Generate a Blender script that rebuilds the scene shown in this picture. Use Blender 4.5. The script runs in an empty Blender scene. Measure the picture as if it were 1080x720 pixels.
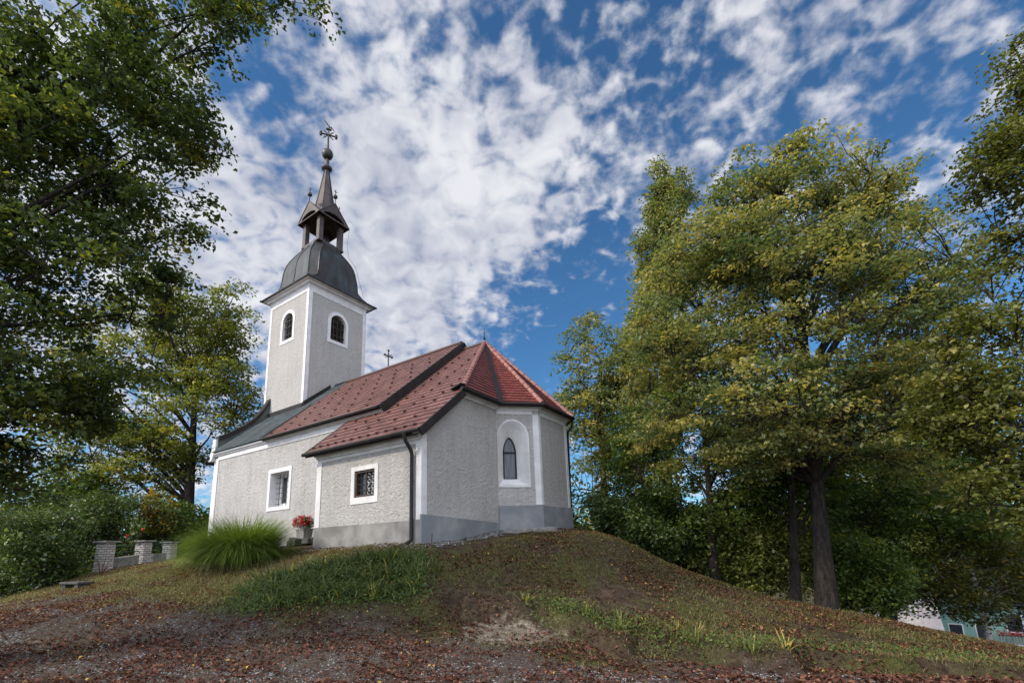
import bpy, math, random
import numpy as np
from mathutils import Vector, Matrix, Quaternion
from mathutils.geometry import tessellate_polygon

# ------------------------------------------------------------------ scene, camera, world, sun, exposure
S = bpy.context.scene
COL = S.collection
R = math.radians
F_PX, PITCH, ROLL, CY, CX = 495.3956, .2079, -.0292, 473.1506, 521.772
_F = np.array([0, math.cos(PITCH), math.sin(PITCH)])
_R0 = np.array([1., 0, 0]); _U0 = np.cross(_R0, _F)
_RT = math.cos(ROLL)*_R0 + math.sin(ROLL)*_U0
_UP = -math.sin(ROLL)*_R0 + math.cos(ROLL)*_U0
EYE = np.array([0, 0, 1.6])
cam_d = bpy.data.cameras.new('camera'); cam = bpy.data.objects.new('camera', cam_d); COL.objects.link(cam)
cam_d.sensor_width = 36; cam_d.sensor_fit = 'HORIZONTAL'; cam_d.lens = F_PX*36/1080
cam_d.shift_x = (540-CX)/1080; cam_d.shift_y = (CY-360)/1080
cam_d.clip_start = .1; cam_d.clip_end = 3000
M = Matrix((_RT, _UP, -_F)).transposed().to_4x4(); M.translation = Vector(EYE); cam.matrix_world = M
S.camera = cam

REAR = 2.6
SUN_AZ, SUN_EL = -114, 38            # degrees; azimuth from the view direction, to the left
w = bpy.data.worlds.new('World'); S.world = w; w.use_nodes = True
nt = w.node_tree; nt.nodes.clear()
def N(nt, t, **kw):
    n = nt.nodes.new(t)
    for k, v in kw.items(): setattr(n, k, v)
    return n
def link(nt, a, b): nt.links.new(a, b)
def math_n(nt, op, a, b=None, clamp=False):
    n = N(nt, 'ShaderNodeMath', operation=op, use_clamp=clamp)
    for i, v in enumerate((a, b)):
        if v is None: continue
        if isinstance(v, (int, float)): n.inputs[i].default_value = v
        else: link(nt, v, n.inputs[i])
    return n.outputs[0]
def px_dir(px, py):
    d = _F*F_PX + _RT*(px-CX) - _UP*(py-CY); return d/np.linalg.norm(d)
sky = N(nt, 'ShaderNodeTexSky', sky_type='NISHITA', sun_disc=False, sun_elevation=R(SUN_EL), sun_rotation=R(SUN_AZ),
        altitude=900, air_density=1.0, dust_density=.7, ozone_density=2.0)
skys = N(nt, 'ShaderNodeVectorMath', operation='SCALE'); skys.inputs[3].default_value = .12
tintn = N(nt, 'ShaderNodeVectorMath', operation='MULTIPLY'); link(nt, sky.outputs[0], tintn.inputs[0]); tintn.inputs[1].default_value = (.46, .82, 1.02)
link(nt, tintn.outputs[0], skys.inputs[0])
tc = N(nt, 'ShaderNodeTexCoord'); sp = N(nt, 'ShaderNodeSeparateXYZ'); link(nt, tc.outputs['Generated'], sp.inputs[0])
zz = math_n(nt, 'ADD', math_n(nt, 'MAXIMUM', sp.outputs[2], 0.0), .42)
cb = N(nt, 'ShaderNodeCombineXYZ')
link(nt, math_n(nt, 'DIVIDE', sp.outputs[0], zz), cb.inputs[0]); link(nt, math_n(nt, 'DIVIDE', sp.outputs[1], zz), cb.inputs[1])
def noise(nt, vec, scale, detail, rough, dist=0., off=None, w4=0):
    n = N(nt, 'ShaderNodeTexNoise'); n.inputs['Scale'].default_value = scale; n.inputs['Detail'].default_value = detail
    n.inputs['Roughness'].default_value = rough; n.inputs['Distortion'].default_value = dist
    if off is not None:
        a = N(nt, 'ShaderNodeVectorMath', operation='ADD'); link(nt, vec, a.inputs[0]); a.inputs[1].default_value = off; vec = a.outputs[0]
    link(nt, vec, n.inputs['Vector']); return n.outputs['Fac']
big = noise(nt, cb.outputs[0], 3.0, 3, .5, .1, (3.1, 1.7, 0))
mid = noise(nt, cb.outputs[0], 21.0, 2, .5, .5, (5.3, 2.9, 3))
small = noise(nt, cb.outputs[0], 46.0, 5, .6, .1, (7.3, 2.2, 1))
cov = math_n(nt, 'ADD', math_n(nt, 'MULTIPLY', big, .7), math_n(nt, 'ADD', math_n(nt, 'MULTIPLY', mid, 1.0), math_n(nt, 'MULTIPLY', small, .55)))
for px, py, wid, amt in ((280, 190, .34, .27), (450, 70, .25, .10), (560, 170, .24, .15), (450, 350, .16, .22), (940, 70, .35, .13), (790, 70, .25, .10),
                         (610, 310, .12, -.2), (690, 100, .10, -.12), (570, 25, .12, -.15), (560, 380, .12, -.25), (1030, 130, .12, -.1), (265, 90, .07, -.3), (720, 20, .14, -.12), (880, 120, .14, -.06), (330, 175, .06, -.25), (400, 250, .2, .16),
                         (-200, 300, .6, .2)):
    d = px_dir(px, py)
    dp = N(nt, 'ShaderNodeVectorMath', operation='DISTANCE'); link(nt, tc.outputs['Generated'], dp.inputs[0]); dp.inputs[1].default_value = d
    q = math_n(nt, 'MULTIPLY', math_n(nt, 'MULTIPLY', dp.outputs['Value'], dp.outputs['Value']), -1/(wid*wid))
    cov = math_n(nt, 'ADD', cov, math_n(nt, 'MULTIPLY', math_n(nt, 'POWER', math.e, q), amt))
rq = N(nt, 'ShaderNodeMapRange', interpolation_type='SMOOTHSTEP'); link(nt, sp.outputs[1], rq.inputs[0]); rq.inputs[1].default_value = .2; rq.inputs[2].default_value = -.4; rq.inputs[3].default_value = 0; rq.inputs[4].default_value = .6
cov = math_n(nt, 'ADD', cov, rq.outputs[0])  # extra cloud behind the camera, added to whiten the light on the walls
mr = N(nt, 'ShaderNodeMapRange', interpolation_type='SMOOTHSTEP'); link(nt, cov, mr.inputs[0]); mr.inputs[1].default_value = 1.07; mr.inputs[2].default_value = 1.52; mr.inputs[4].default_value = .93
shade = math_n(nt, 'ADD', math_n(nt, 'MULTIPLY', noise(nt, cb.outputs[0], 4.5, 6, .6, .2, (1.3, 9.2, 4)), .6), math_n(nt, 'MULTIPLY', mid, .4))
ramp = N(nt, 'ShaderNodeValToRGB'); link(nt, shade, ramp.inputs[0])
ramp.color_ramp.elements[0].position = .36; ramp.color_ramp.elements[0].color = (.33, .36, .46, 1)
ramp.color_ramp.elements[1].position = .62; ramp.color_ramp.elements[1].color = (.74, .745, .78, 1)
mx = N(nt, 'ShaderNodeMix', data_type='RGBA'); link(nt, mr.outputs[0], mx.inputs[0]); link(nt, skys.outputs[0], mx.inputs[6]); link(nt, ramp.outputs[0], mx.inputs[7])
# added brightness in the unseen sky behind and round the sun, lifts the walls
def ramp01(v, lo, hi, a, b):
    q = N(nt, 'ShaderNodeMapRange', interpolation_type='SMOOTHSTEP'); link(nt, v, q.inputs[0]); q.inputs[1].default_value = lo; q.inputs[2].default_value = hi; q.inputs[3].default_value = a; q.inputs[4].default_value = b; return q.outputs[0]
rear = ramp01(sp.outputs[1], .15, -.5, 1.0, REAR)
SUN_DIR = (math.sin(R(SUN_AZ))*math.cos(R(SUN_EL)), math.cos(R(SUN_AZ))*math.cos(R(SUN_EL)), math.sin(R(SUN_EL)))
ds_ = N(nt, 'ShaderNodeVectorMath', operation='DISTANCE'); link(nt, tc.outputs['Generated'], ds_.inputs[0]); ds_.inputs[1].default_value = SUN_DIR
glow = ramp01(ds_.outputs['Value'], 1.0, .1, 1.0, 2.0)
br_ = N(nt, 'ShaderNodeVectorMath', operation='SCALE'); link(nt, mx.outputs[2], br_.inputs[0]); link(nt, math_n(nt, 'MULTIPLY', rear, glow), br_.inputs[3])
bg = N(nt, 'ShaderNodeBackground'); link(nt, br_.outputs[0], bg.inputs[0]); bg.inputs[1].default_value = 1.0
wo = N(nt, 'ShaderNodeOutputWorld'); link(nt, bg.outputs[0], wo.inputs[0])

sd = bpy.data.lights.new('sun', 'SUN'); sun = bpy.data.objects.new('sun', sd); COL.objects.link(sun)
sd.energy = 2.9; sd.angle = R(3.5); sd.color = (1, .88, .72)
sv = Vector((math.sin(R(SUN_AZ))*math.cos(R(SUN_EL)), math.cos(R(SUN_AZ))*math.cos(R(SUN_EL)), math.sin(R(SUN_EL))))
sun.rotation_euler = sv.to_track_quat('Z', 'Y').to_euler()
S.view_settings.view_transform = 'Standard'; S.view_settings.look = 'None'; S.view_settings.gamma = 1; S.view_settings.exposure = 0.25
S.render.engine = 'CYCLES'
S.cycles.max_bounces = 6; S.cycles.diffuse_bounces = 3; S.cycles.glossy_bounces = 2; S.cycles.transparent_max_bounces = 4; S.cycles.transmission_bounces = 3
S.cycles.use_denoising = True

# ------------------------------------------------------------------ helpers
def ray(px, py): return _F*F_PX + _RT*(px-CX) - _UP*(py-CY)
def at(px, py, Y):                                    # the point at world depth Y
    d = ray(px, py); return EYE + d*(Y/d[1])
def mpp(p): return float((np.asarray(p)-EYE) @ _F)/F_PX   # metres per photo pixel at p
PSI = .6084
EU = np.array([math.cos(PSI), -math.sin(PSI), 0]); EV = np.array([math.sin(PSI), math.cos(PSI), 0])
ORG = np.array([-1.9157, 12, 1.7515])                 # chapel origin: south-east corner of the sacristy at the ground
def uvz(u, v, z): return ORG + u*EU + v*EV + np.array([0, 0, z])

def tag(o, label=None, cat=None, group=None, kind=None):
    if label: o['label'] = label
    if cat: o['category'] = cat
    if group: o['group'] = group
    if kind: o['kind'] = kind
    return o
def empty(name, loc=(0, 0, 0), rz=0):
    o = bpy.data.objects.new(name, None); o.empty_display_size = .2; COL.objects.link(o); o.location = tuple(float(c) for c in loc); o.rotation_euler = (0, 0, rz); return o
def link_obj(name, me, mat, parent=None):
    o = bpy.data.objects.new(name, me); COL.objects.link(o)
    if mat is not None and not me.materials: me.materials.append(mat)
    if parent is not None: o.parent = parent
    return o
def copy_tree(o, parent=None):
    c = o.copy(); COL.objects.link(c)
    if parent is not None: c.parent = parent
    for ch in [x for x in COL.objects if x.parent == o]: copy_tree(ch, c)
    return c

class MB:
    def __init__(s): s.v = []; s.f = []; s.uv = {}
    def add(s, vs, fs, uvs=None):
        b = len(s.v); s.v += [tuple(float(c) for c in p) for p in vs]
        for i, f in enumerate(fs):
            if uvs: s.uv[len(s.f)] = uvs[i]
            s.f.append(tuple(b+k for k in f))
        return s
    def box(s, a, b):
        x0, x1 = sorted((a[0], b[0])); y0, y1 = sorted((a[1], b[1])); z0, z1 = sorted((a[2], b[2]))
        return s.add([(x0,y0,z0),(x1,y0,z0),(x1,y1,z0),(x0,y1,z0),(x0,y0,z1),(x1,y0,z1),(x1,y1,z1),(x0,y1,z1)],
                     [(3,2,1,0),(4,5,6,7),(0,1,5,4),(1,2,6,5),(2,3,7,6),(3,0,4,7)])
    def obox(s, c, ax, ay, az):                       # oriented box: centre, three half vectors
        c, ax, ay, az = (np.asarray(q, float) for q in (c, ax, ay, az))
        p = [c+i*ax+j*ay+k*az for k in (-1, 1) for j, i in ((-1,-1),(-1,1),(1,1),(1,-1))]
        return s.add(p, [(3,2,1,0),(4,5,6,7),(0,1,5,4),(1,2,6,5),(2,3,7,6),(3,0,4,7)])
    def prism(s, bot, top):
        n = len(bot); return s.add(list(bot)+list(top), [tuple(range(n))[::-1], tuple(range(n, 2*n))]+[(i, (i+1) % n, n+(i+1) % n, n+i) for i in range(n)])
    def tube(s, pts, r, n=8, caps=True):
        pts = [np.asarray(p, float) for p in pts]; rs = [r]*len(pts) if isinstance(r, (int, float)) else list(r)
        t0 = pts[1]-pts[0]; a = np.cross(t0, (0, 0, 1.));
        if np.linalg.norm(a) < 1e-3*np.linalg.norm(t0): a = np.array([1., 0, 0])
        vs = []
        for i, p in enumerate(pts):
            t = pts[min(i+1, len(pts)-1)]-pts[max(i-1, 0)]; t = t/(np.linalg.norm(t)+1e-9)
            a = a-t*(a@t); a = a/(np.linalg.norm(a)+1e-9); b = np.cross(t, a)
            vs += [p+rs[i]*(math.cos(2*math.pi*k/n)*a+math.sin(2*math.pi*k/n)*b) for k in range(n)]
        fs = [(i*n+k, i*n+(k+1) % n, (i+1)*n+(k+1) % n, (i+1)*n+k) for i in range(len(pts)-1) for k in range(n)]
        if caps: fs += [tuple(range(n))[::-1], tuple(range((len(pts)-1)*n, len(pts)*n))]
        return s.add(vs, fs)
    def lathe(s, prof, c=(0, 0, 0), n=16):
        vs = [(c[0]+r*math.cos(2*math.pi*k/n), c[1]+r*math.sin(2*math.pi*k/n), c[2]+z) for r, z in prof for k in range(n)]
        fs = [(i*n+k, i*n+(k+1) % n, (i+1)*n+(k+1) % n, (i+1)*n+k) for i in range(len(prof)-1) for k in range(n)]
        fs += [tuple(range(n))[::-1], tuple(range((len(prof)-1)*n, len(prof)*n))]
        return s.add(vs, fs)
    def build(s, name, mat, parent=None, smooth=False, bevel=0, split=None):
        me = bpy.data.meshes.new(name); me.from_pydata(s.v, [], s.f)
        if s.uv:
            ul = me.uv_layers.new(name='uv'); k = 0
            for i, f in enumerate(s.f):
                for j in range(len(f)):
                    ul.data[k].uv = s.uv[i][j] if i in s.uv else (0, 0); k += 1
        if smooth:
            me.polygons.foreach_set('use_smooth', [True]*len(me.polygons))
        me.update()
        o = link_obj(name, me, mat, parent)
        if bevel:
            b = o.modifiers.new('edge', 'BEVEL'); b.width = bevel; b.segments = 2; b.limit_method = 'ANGLE'
        if split:
            e = o.modifiers.new('split', 'EDGE_SPLIT'); e.split_angle = R(split)
        return o

def plane_map(o, d, n):                               # local frame on a wall: along, up, out
    o, d, n = (np.asarray(q, float) for q in (o, d, n))
    return lambda s_, z, out=0.: o+d*s_+np.array([0, 0, z])+n*out
def plate(mb, pm, outer, holes=(), t=0., back=0., sides=True):
    loops = [list(outer)]+[list(h) for h in holes]
    flat = [p for l in loops for p in l]
    tris = tessellate_polygon([[Vector((p[0], p[1], 0)) for p in l] for l in loops])
    vs = [pm(p[0], p[1], t) for p in flat]
    n = pm(0, 0, 1.)-pm(0, 0, 0.); fs = []
    for a, b, c in tris:
        if np.cross(vs[b]-vs[a], vs[c]-vs[a]) @ n < 0: a, b, c = a, c, b
        fs.append((a, b, c))
    mb.add(vs, fs)
    if sides and t != back:
        for l in loops:
            m = len(l); q = [pm(p[0], p[1], t) for p in l]+[pm(p[0], p[1], back) for p in l]
            mb.add(q, [(i, (i+1) % m, m+(i+1) % m, m+i) for i in range(m)])
    return mb
def loft(mb, A, B):
    m = len(A); mb.add(list(A)+list(B), [(i, (i+1) % m, m+(i+1) % m, m+i) for i in range(m)])
def arch(x0, x1, z0, zs, rise, n=7, pointed=False):   # a window outline, straight sides then an arch
    pts = [(x0, z0), (x1, z0)]; c = (x0+x1)/2; h = (x1-x0)/2
    for k in range(n*2+1):
        a = math.pi*k/(2*n)
        if pointed:
            q = abs(math.cos(a)); zz_ = rise*(1-q**1.75)**(1/1.55)
        else: zz_ = rise*math.sin(a)
        pts.append((c+h*math.cos(a), zs+zz_))
    return pts
def rect(x0, x1, z0, z1): return [(x0, z0), (x1, z0), (x1, z1), (x0, z1)]

def fbm(seed, *xs, octs=4, f0=1., gain=.55, k=5):
    rs = np.random.RandomState(seed); xs = [np.asarray(x, float) for x in xs]; out = 0; amp = 1.; tot = 0
    for o in range(octs):
        acc = 0
        for _ in range(k):
            d = rs.normal(size=len(xs)); d /= np.linalg.norm(d); ph = rs.rand()*6.283; ff = f0*2**o*(.7+.6*rs.rand())
            acc = acc+np.sin(ff*sum(a*b for a, b in zip(d, xs))*2*math.pi+ph)
        out = out+amp*acc/k**.5; tot += amp; amp *= gain
    return out/tot

def raw_mesh(name, verts, quads, attr=None):          # numpy arrays to a mesh, with an optional per-vertex number
    me = bpy.data.meshes.new(name); verts = np.ascontiguousarray(verts, np.float32); quads = np.ascontiguousarray(quads, np.int32)
    n, k = quads.shape
    me.vertices.add(len(verts)); me.vertices.foreach_set('co', verts.ravel())
    me.loops.add(n*k); me.loops.foreach_set('vertex_index', quads.ravel())
    me.polygons.add(n); me.polygons.foreach_set('loop_start', np.arange(n, dtype=np.int32)*k); me.polygons.foreach_set('loop_total', np.full(n, k, np.int32))
    if attr is not None:
        a = me.attributes.new('tint', 'FLOAT', 'POINT'); a.data.foreach_set('value', np.ascontiguousarray(attr, np.float32))
    me.update(calc_edges=True); return me

def leaf_geo(pos, nrm, size, rs, attr, aspect=.62, fold=.18):
    n = len(pos)
    a = rs.normal(size=(n, 3)); a -= nrm*np.sum(a*nrm, 1, keepdims=True); a /= np.linalg.norm(a, axis=1, keepdims=True)+1e-9
    b = np.cross(nrm, a); s_ = size[:, None]
    v = np.stack([pos-a*s_*.5, pos+b*s_*aspect*.5-a*s_*.08+nrm*s_*fold, pos+a*s_*.5-nrm*s_*fold*.6, pos-b*s_*aspect*.5-a*s_*.08+nrm*s_*fold], 1).reshape(-1, 3)
    q = np.arange(n*4).reshape(n, 4)
    return v, q, np.repeat(attr, 4)

def blade_geo(base, az, lean, droop, length, width, attr, segs=4, twist=0.):
    n = len(base); t = np.linspace(0, 1, segs+1); p = base.copy(); out = []
    side = np.stack([-np.sin(az), np.cos(az), np.zeros(n)], 1); h = np.stack([np.cos(az), np.sin(az), np.zeros(n)], 1)
    for i, tt in enumerate(t):
        wd = width*max(.06, (1-tt)**.65)*(.75+.25*min(1, tt*4))
        out.append(p-side*wd[:, None]/2); out.append(p+side*wd[:, None]/2)
        th = lean+droop*(tt+.5/segs)
        p = p+(h*np.sin(th)[:, None]+np.array([0, 0, 1.])*np.cos(th)[:, None])*(length/segs)[:, None]
    v = np.stack(out, 1); m = v.shape[1]
    q = np.array([[2*i, 2*i+1, 2*i+3, 2*i+2] for i in range(segs)])
    q = (np.arange(n)[:, None, None]*m+q[None]).reshape(-1, 4)
    return v.reshape(-1, 3), q, np.repeat(attr, m)

# ------------------------------------------------------------------ materials
def base_mat(name, rough=.8, spec=.3):
    m = bpy.data.materials.new(name); m.use_nodes = True; nt = m.node_tree; b = nt.nodes['Principled BSDF']
    b.inputs['Roughness'].default_value = rough; b.inputs['Specular IOR Level'].default_value = spec
    return m, nt, b
def ramp_n(nt, fac, stops):
    r = N(nt, 'ShaderNodeValToRGB'); link(nt, fac, r.inputs[0]); e = r.color_ramp.elements
    while len(e) < len(stops): e.new(.5)
    for i, (p, c) in enumerate(stops): e[i].position = p; e[i].color = (*c, 1)
    return r.outputs[0]
def obj_co(nt, scale=None):
    t = N(nt, 'ShaderNodeTexCoord')
    if scale is None: return t.outputs['Object']
    mp = N(nt, 'ShaderNodeMapping'); mp.inputs['Scale'].default_value = scale; link(nt, t.outputs['Object'], mp.inputs[0]); return mp.outputs[0]
def bump(nt, b, h, strength, dist, prev=None):
    n = N(nt, 'ShaderNodeBump'); n.inputs['Strength'].default_value = strength; n.inputs['Distance'].default_value = dist
    link(nt, h, n.inputs['Height'])
    if prev is not None: link(nt, prev, n.inputs['Normal'])
    link(nt, n.outputs[0], b.inputs['Normal']); return n.outputs[0]
def mat_mottled(name, stops, scale=3., detail=6, rough=.8, bs=0., bd=.01, bscale=20., spec=.3, stretch=None, metallic=0., bdetail=4):
    m, nt, b = base_mat(name, rough, spec); co = obj_co(nt, stretch)
    link(nt, ramp_n(nt, noise(nt, co, scale, detail, .6, .3), stops), b.inputs['Base Color']); b.inputs['Metallic'].default_value = metallic
    if bs: bump(nt, b, noise(nt, obj_co(nt), bscale, bdetail, .6, .2), bs, bd)
    return m
def mat_plaster(name, c, var=.85, bs=.8):
    m, nt, b = base_mat(name, .92, .15); co = obj_co(nt)
    g1 = noise(nt, co, .9, 5, .6); g2 = noise(nt, obj_co(nt, (2.5, 2.5, .35)), 2.0, 5, .65); f = math_n(nt, 'ADD', math_n(nt, 'MULTIPLY', g1, .55), math_n(nt, 'MULTIPLY', g2, .45))
    st = noise(nt, obj_co(nt, (5, 5, .5)), 1.6, 6, .7); f = math_n(nt, 'ADD', math_n(nt, 'MULTIPLY', f, .7), math_n(nt, 'MULTIPLY', st, .3))
    worm = noise(nt, co, 10.5, 3, .6, .9); grain = noise(nt, co, 45., 2, .6)
    f2 = math_n(nt, 'ADD', math_n(nt, 'MULTIPLY', f, .8), math_n(nt, 'MULTIPLY', worm, .2))
    d = tuple(x*var*.9 for x in c)
    link(nt, ramp_n(nt, f2, ((.36, d), (.47, tuple(x*(1+var)/2 for x in c)), (.58, c))), b.inputs['Base Color'])
    h = math_n(nt, 'ADD', worm, math_n(nt, 'MULTIPLY', grain, .25)); bump(nt, b, h, bs, .09)
    return m
def mat_tiles(name, c, rough=.5, jag=1.):
    m, nt, b = base_mat(name, rough, .45); t = N(nt, 'ShaderNodeTexCoord')
    br = N(nt, 'ShaderNodeTexBrick'); link(nt, t.outputs['UV'], br.inputs['Vector']); br.offset = .5; br.squash = 1
    br.inputs['Scale'].default_value = 1; br.inputs['Brick Width'].default_value = 1; br.inputs['Row Height'].default_value = 1; br.inputs['Mortar Size'].default_value = .055; br.inputs['Mortar Smooth'].default_value = .4; br.inputs['Bias'].default_value = 0
    br.inputs['Color1'].default_value = (0, 0, 0, 1); br.inputs['Color2'].default_value = (1, 1, 1, 1); br.inputs['Mortar'].default_value = (.5, .5, .5, 1)
    f = math_n(nt, 'ADD', math_n(nt, 'MULTIPLY', br.outputs['Color'], .38), math_n(nt, 'MULTIPLY', noise(nt, obj_co(nt), .9, 7, .7), .62))
    cc = ramp_n(nt, f, ((.25, tuple(x*.6 for x in c)), (.5, c), (.75, (c[0]*1.3, c[1]*1.4, c[2]*1.45))))
    mxx = N(nt, 'ShaderNodeMix', data_type='RGBA'); link(nt, br.outputs['Fac'], mxx.inputs[0]); link(nt, cc, mxx.inputs[6]); mxx.inputs[7].default_value = (c[0]*.35, c[1]*.35, c[2]*.35, 1)
    link(nt, mxx.outputs[2], b.inputs['Base Color'])
    h = math_n(nt, 'SUBTRACT', math_n(nt, 'MULTIPLY', noise(nt, t.outputs['UV'], 1.3, 2, .5), .4*jag), br.outputs['Fac']); bump(nt, b, h, .7, .02)
    return m
def mat_leaf(name, stops, transl=.35, rough=.5, spec=.35):
    m, nt, b = base_mat(name, rough, spec); a = N(nt, 'ShaderNodeAttribute', attribute_name='tint')
    c = ramp_n(nt, a.outputs['Fac'], stops); link(nt, c, b.inputs['Base Color'])
    tr = N(nt, 'ShaderNodeBsdfTranslucent'); g = N(nt, 'ShaderNodeMix', data_type='RGBA', blend_type='MULTIPLY'); g.inputs[0].default_value = 1
    link(nt, c, g.inputs[6]); g.inputs[7].default_value = (1.5, 1.6, .8, 1); link(nt, g.outputs[2], tr.inputs[0])
    ms = N(nt, 'ShaderNodeMixShader'); ms.inputs[0].default_value = transl; link(nt, b.outputs[0], ms.inputs[1]); link(nt, tr.outputs[0], ms.inputs[2])
    link(nt, ms.outputs[0], nt.nodes['Material Output'].inputs[0]); return m
def mat_brick(name, c, mortar, w_, h_):
    m, nt, b = base_mat(name, .9, .2); t = N(nt, 'ShaderNodeTexCoord'); sp_ = N(nt, 'ShaderNodeSeparateXYZ'); link(nt, t.outputs['Object'], sp_.inputs[0])
    cb_ = N(nt, 'ShaderNodeCombineXYZ'); link(nt, math_n(nt, 'ADD', sp_.outputs[0], sp_.outputs[1]), cb_.inputs[0]); link(nt, sp_.outputs[2], cb_.inputs[1])
    br = N(nt, 'ShaderNodeTexBrick'); link(nt, cb_.outputs[0], br.inputs['Vector']); br.inputs['Scale'].default_value = 1
    br.inputs['Brick Width'].default_value = w_; br.inputs['Row Height'].default_value = h_; br.inputs['Mortar Size'].default_value = .012; br.inputs['Mortar Smooth'].default_value = .2
    br.inputs['Color1'].default_value = (*c, 1); br.inputs['Color2'].default_value = tuple(x*.72 for x in c)+(1,); br.inputs['Mortar'].default_value = (*mortar, 1)
    link(nt, br.outputs['Color'], b.inputs['Base Color'])
    bump(nt, b, math_n(nt, 'SUBTRACT', math_n(nt, 'MULTIPLY', noise(nt, t.outputs['Object'], 25, 3, .6), .5), br.outputs['Fac']), .8, .015); return m

M_PL_S = mat_plaster('roughcast_plaster', (.465, .452, .435), .74)
M_PL_T = mat_plaster('tower_plaster', (.42, .405, .385), .82, .55)
M_WHITE = mat_mottled('white_limewash', ((.3, (.55, .545, .54)), (.6, (.68, .68, .68))), 2.2, 5, .85, .25, .01, 30)
M_PLINTH = mat_mottled('plinth_render', ((.36, (.15, .148, .14)), (.5, (.22, .218, .21)), (.62, (.28, .275, .262))), 1.3, 7, .9, .3, .01, 40)
M_PLINTH_E = mat_mottled('blue_grey_plinth_render', ((.3, (.15, .165, .18)), (.5, (.20, .215, .23)), (.68, (.27, .28, .285))), 1.3, 7, .9, .3, .01, 40)
M_TILE = mat_tiles('weathered_roof_tile', (.16, .068, .054), .5)
M_TILE_A = mat_tiles('red_plain_tile', (.165, .036, .027), .5)
M_SEAM = mat_mottled('worn_seam_metal', ((.3, (.16, .18, .18)), (.7, (.30, .33, .32))), 2, 5, .4, spec=.5, metallic=.4)
M_HIP = mat_mottled('glazed_hip_tile', ((.3, (.20, .07, .055)), (.7, (.34, .16, .13))), 5, 5, .35, .2, .01, 20, spec=.6)
M_DARK = mat_mottled('dark_brown_sheet', ((.3, (.015, .013, .013)), (.7, (.03, .026, .025))), 4, 4, .55, .1, .01, 30, spec=.2)
M_COPPER = mat_mottled('weathered_copper', ((.28, (.02, .016, .014)), (.45, (.036, .032, .028)), (.58, (.042, .048, .05)), (.72, (.06, .085, .09))), 1.6, 7, .45, .3, .02, 5., spec=.5, stretch=(1.6, 1.6, .5), metallic=.35)
M_METAL = mat_mottled('standing_seam_sheet', ((.3, (.055, .07, .068)), (.65, (.11, .13, .125))), 1.5, 6, .4, .15, .01, 14, spec=.5, metallic=.4)
M_BROWNMET = mat_mottled('brown_lantern_sheet', ((.3, (.038, .029, .027)), (.65, (.088, .069, .065))), 2, 6, .55, .2, .01, 16, spec=.4, metallic=.2)
M_IRON = mat_mottled('dark_iron', ((.3, (.02, .019, .018)), (.7, (.06, .05, .042))), 8, 3, .5, spec=.5, metallic=.5)
M_GLASS, _n, _b = base_mat('dark_window_glass', .06, .6); _b.inputs['Base Color'].default_value = (.03, .035, .045, 1)
M_PALEGLASS = mat_mottled('pale_window_curtain', ((.3, (.045, .055, .07)), (.7, (.11, .125, .15))), 8, 3, .25, spec=.5, stretch=(1, 1, .1))
M_WOOD = mat_mottled('dark_window_wood', ((.3, (.03, .022, .016)), (.7, (.08, .055, .04))), 6, 5, .6, .2, .005, 40, stretch=(4, 4, .5))
M_CURL = mat_mottled('pale_curl', ((.3, (.5, .5, .5)), (.7, (.7, .7, .68))), 6, 3, .5)
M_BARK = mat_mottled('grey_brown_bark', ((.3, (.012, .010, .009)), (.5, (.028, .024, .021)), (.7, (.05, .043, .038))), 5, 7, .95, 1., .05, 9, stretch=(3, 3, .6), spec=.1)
M_BIRCH = mat_mottled('white_birch_bark', ((.38, (.03, .028, .026)), (.46, (.35, .34, .33)), (.7, (.6, .58, .55))), 5, 4, .9, .4, .02, 12, stretch=(1, 1, 2.5), spec=.1)
M_CONC = mat_mottled('weathered_concrete', ((.3, (.12, .115, .105)), (.55, (.22, .215, .20)), (.7, (.3, .29, .27))), 5, 6, .95, .4, .01, 40)
M_DSTONE = mat_mottled('dark_stone', ((.3, (.035, .034, .032)), (.6, (.09, .085, .08))), 5, 6, .95, .5, .02, 20)
M_BRICK = mat_brick('whitewashed_brick', (.52, .50, .47), (.16, .15, .14), .24, .085)

# ------------------------------------------------------------------ ground
GP = []
for px, py, Y in ((0,720,6.5),(270,720,6.3),(540,720,6.1),(810,720,5.9),(1080,720,5.6),(200,700,7.3),(100,690,7.9),(380,690,7.4),
                  (0,653,9.6),(50,637,11.2),(100,617,13.2),(150,605,14.2),(200,595,14.6),(240,589,15),(150,650,9.6),(230,630,10.6),
                  (330,642,9.3),(400,642,9.2),(450,642,9.1),(330,600,10.9),(430,583,11.1),(560,640,9.3),(500,612,10.2),
                  (620,600,10.8),(640,565,13.4),(605,562,13.6),(560,590,11),(700,593,13.9),(730,640,10),(760,614,14.2),(820,632,13.6),(870,640,12.8),(900,651,12),(1000,669,11.3),(1080,684,10.8),
                  (900,690,8.2),(1000,700,8),(800,665,9.2),(655,668,8.3),(570,695,7.1),(720,697,6.95)):
    GP.append(at(px, py, Y))
for u, v, z in ((0,0,0),(-2.2,0,0),(-4.46,0,.0),(-7,1.2,.18),(-11,1.3,.05),(-14.6,1.4,-.15),(0,1.6,.12),(0.1,3.4,.38),(1.2,4.5,.36),(1.2,6.6,.28),(0,8,.1),(-8,10.5,-.2),(-14.6,9.5,-.4),(-2,5,.1),(-10,5,0),(1.9,5.5,.3)):
    GP.append(uvz(u, v, z))
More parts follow.
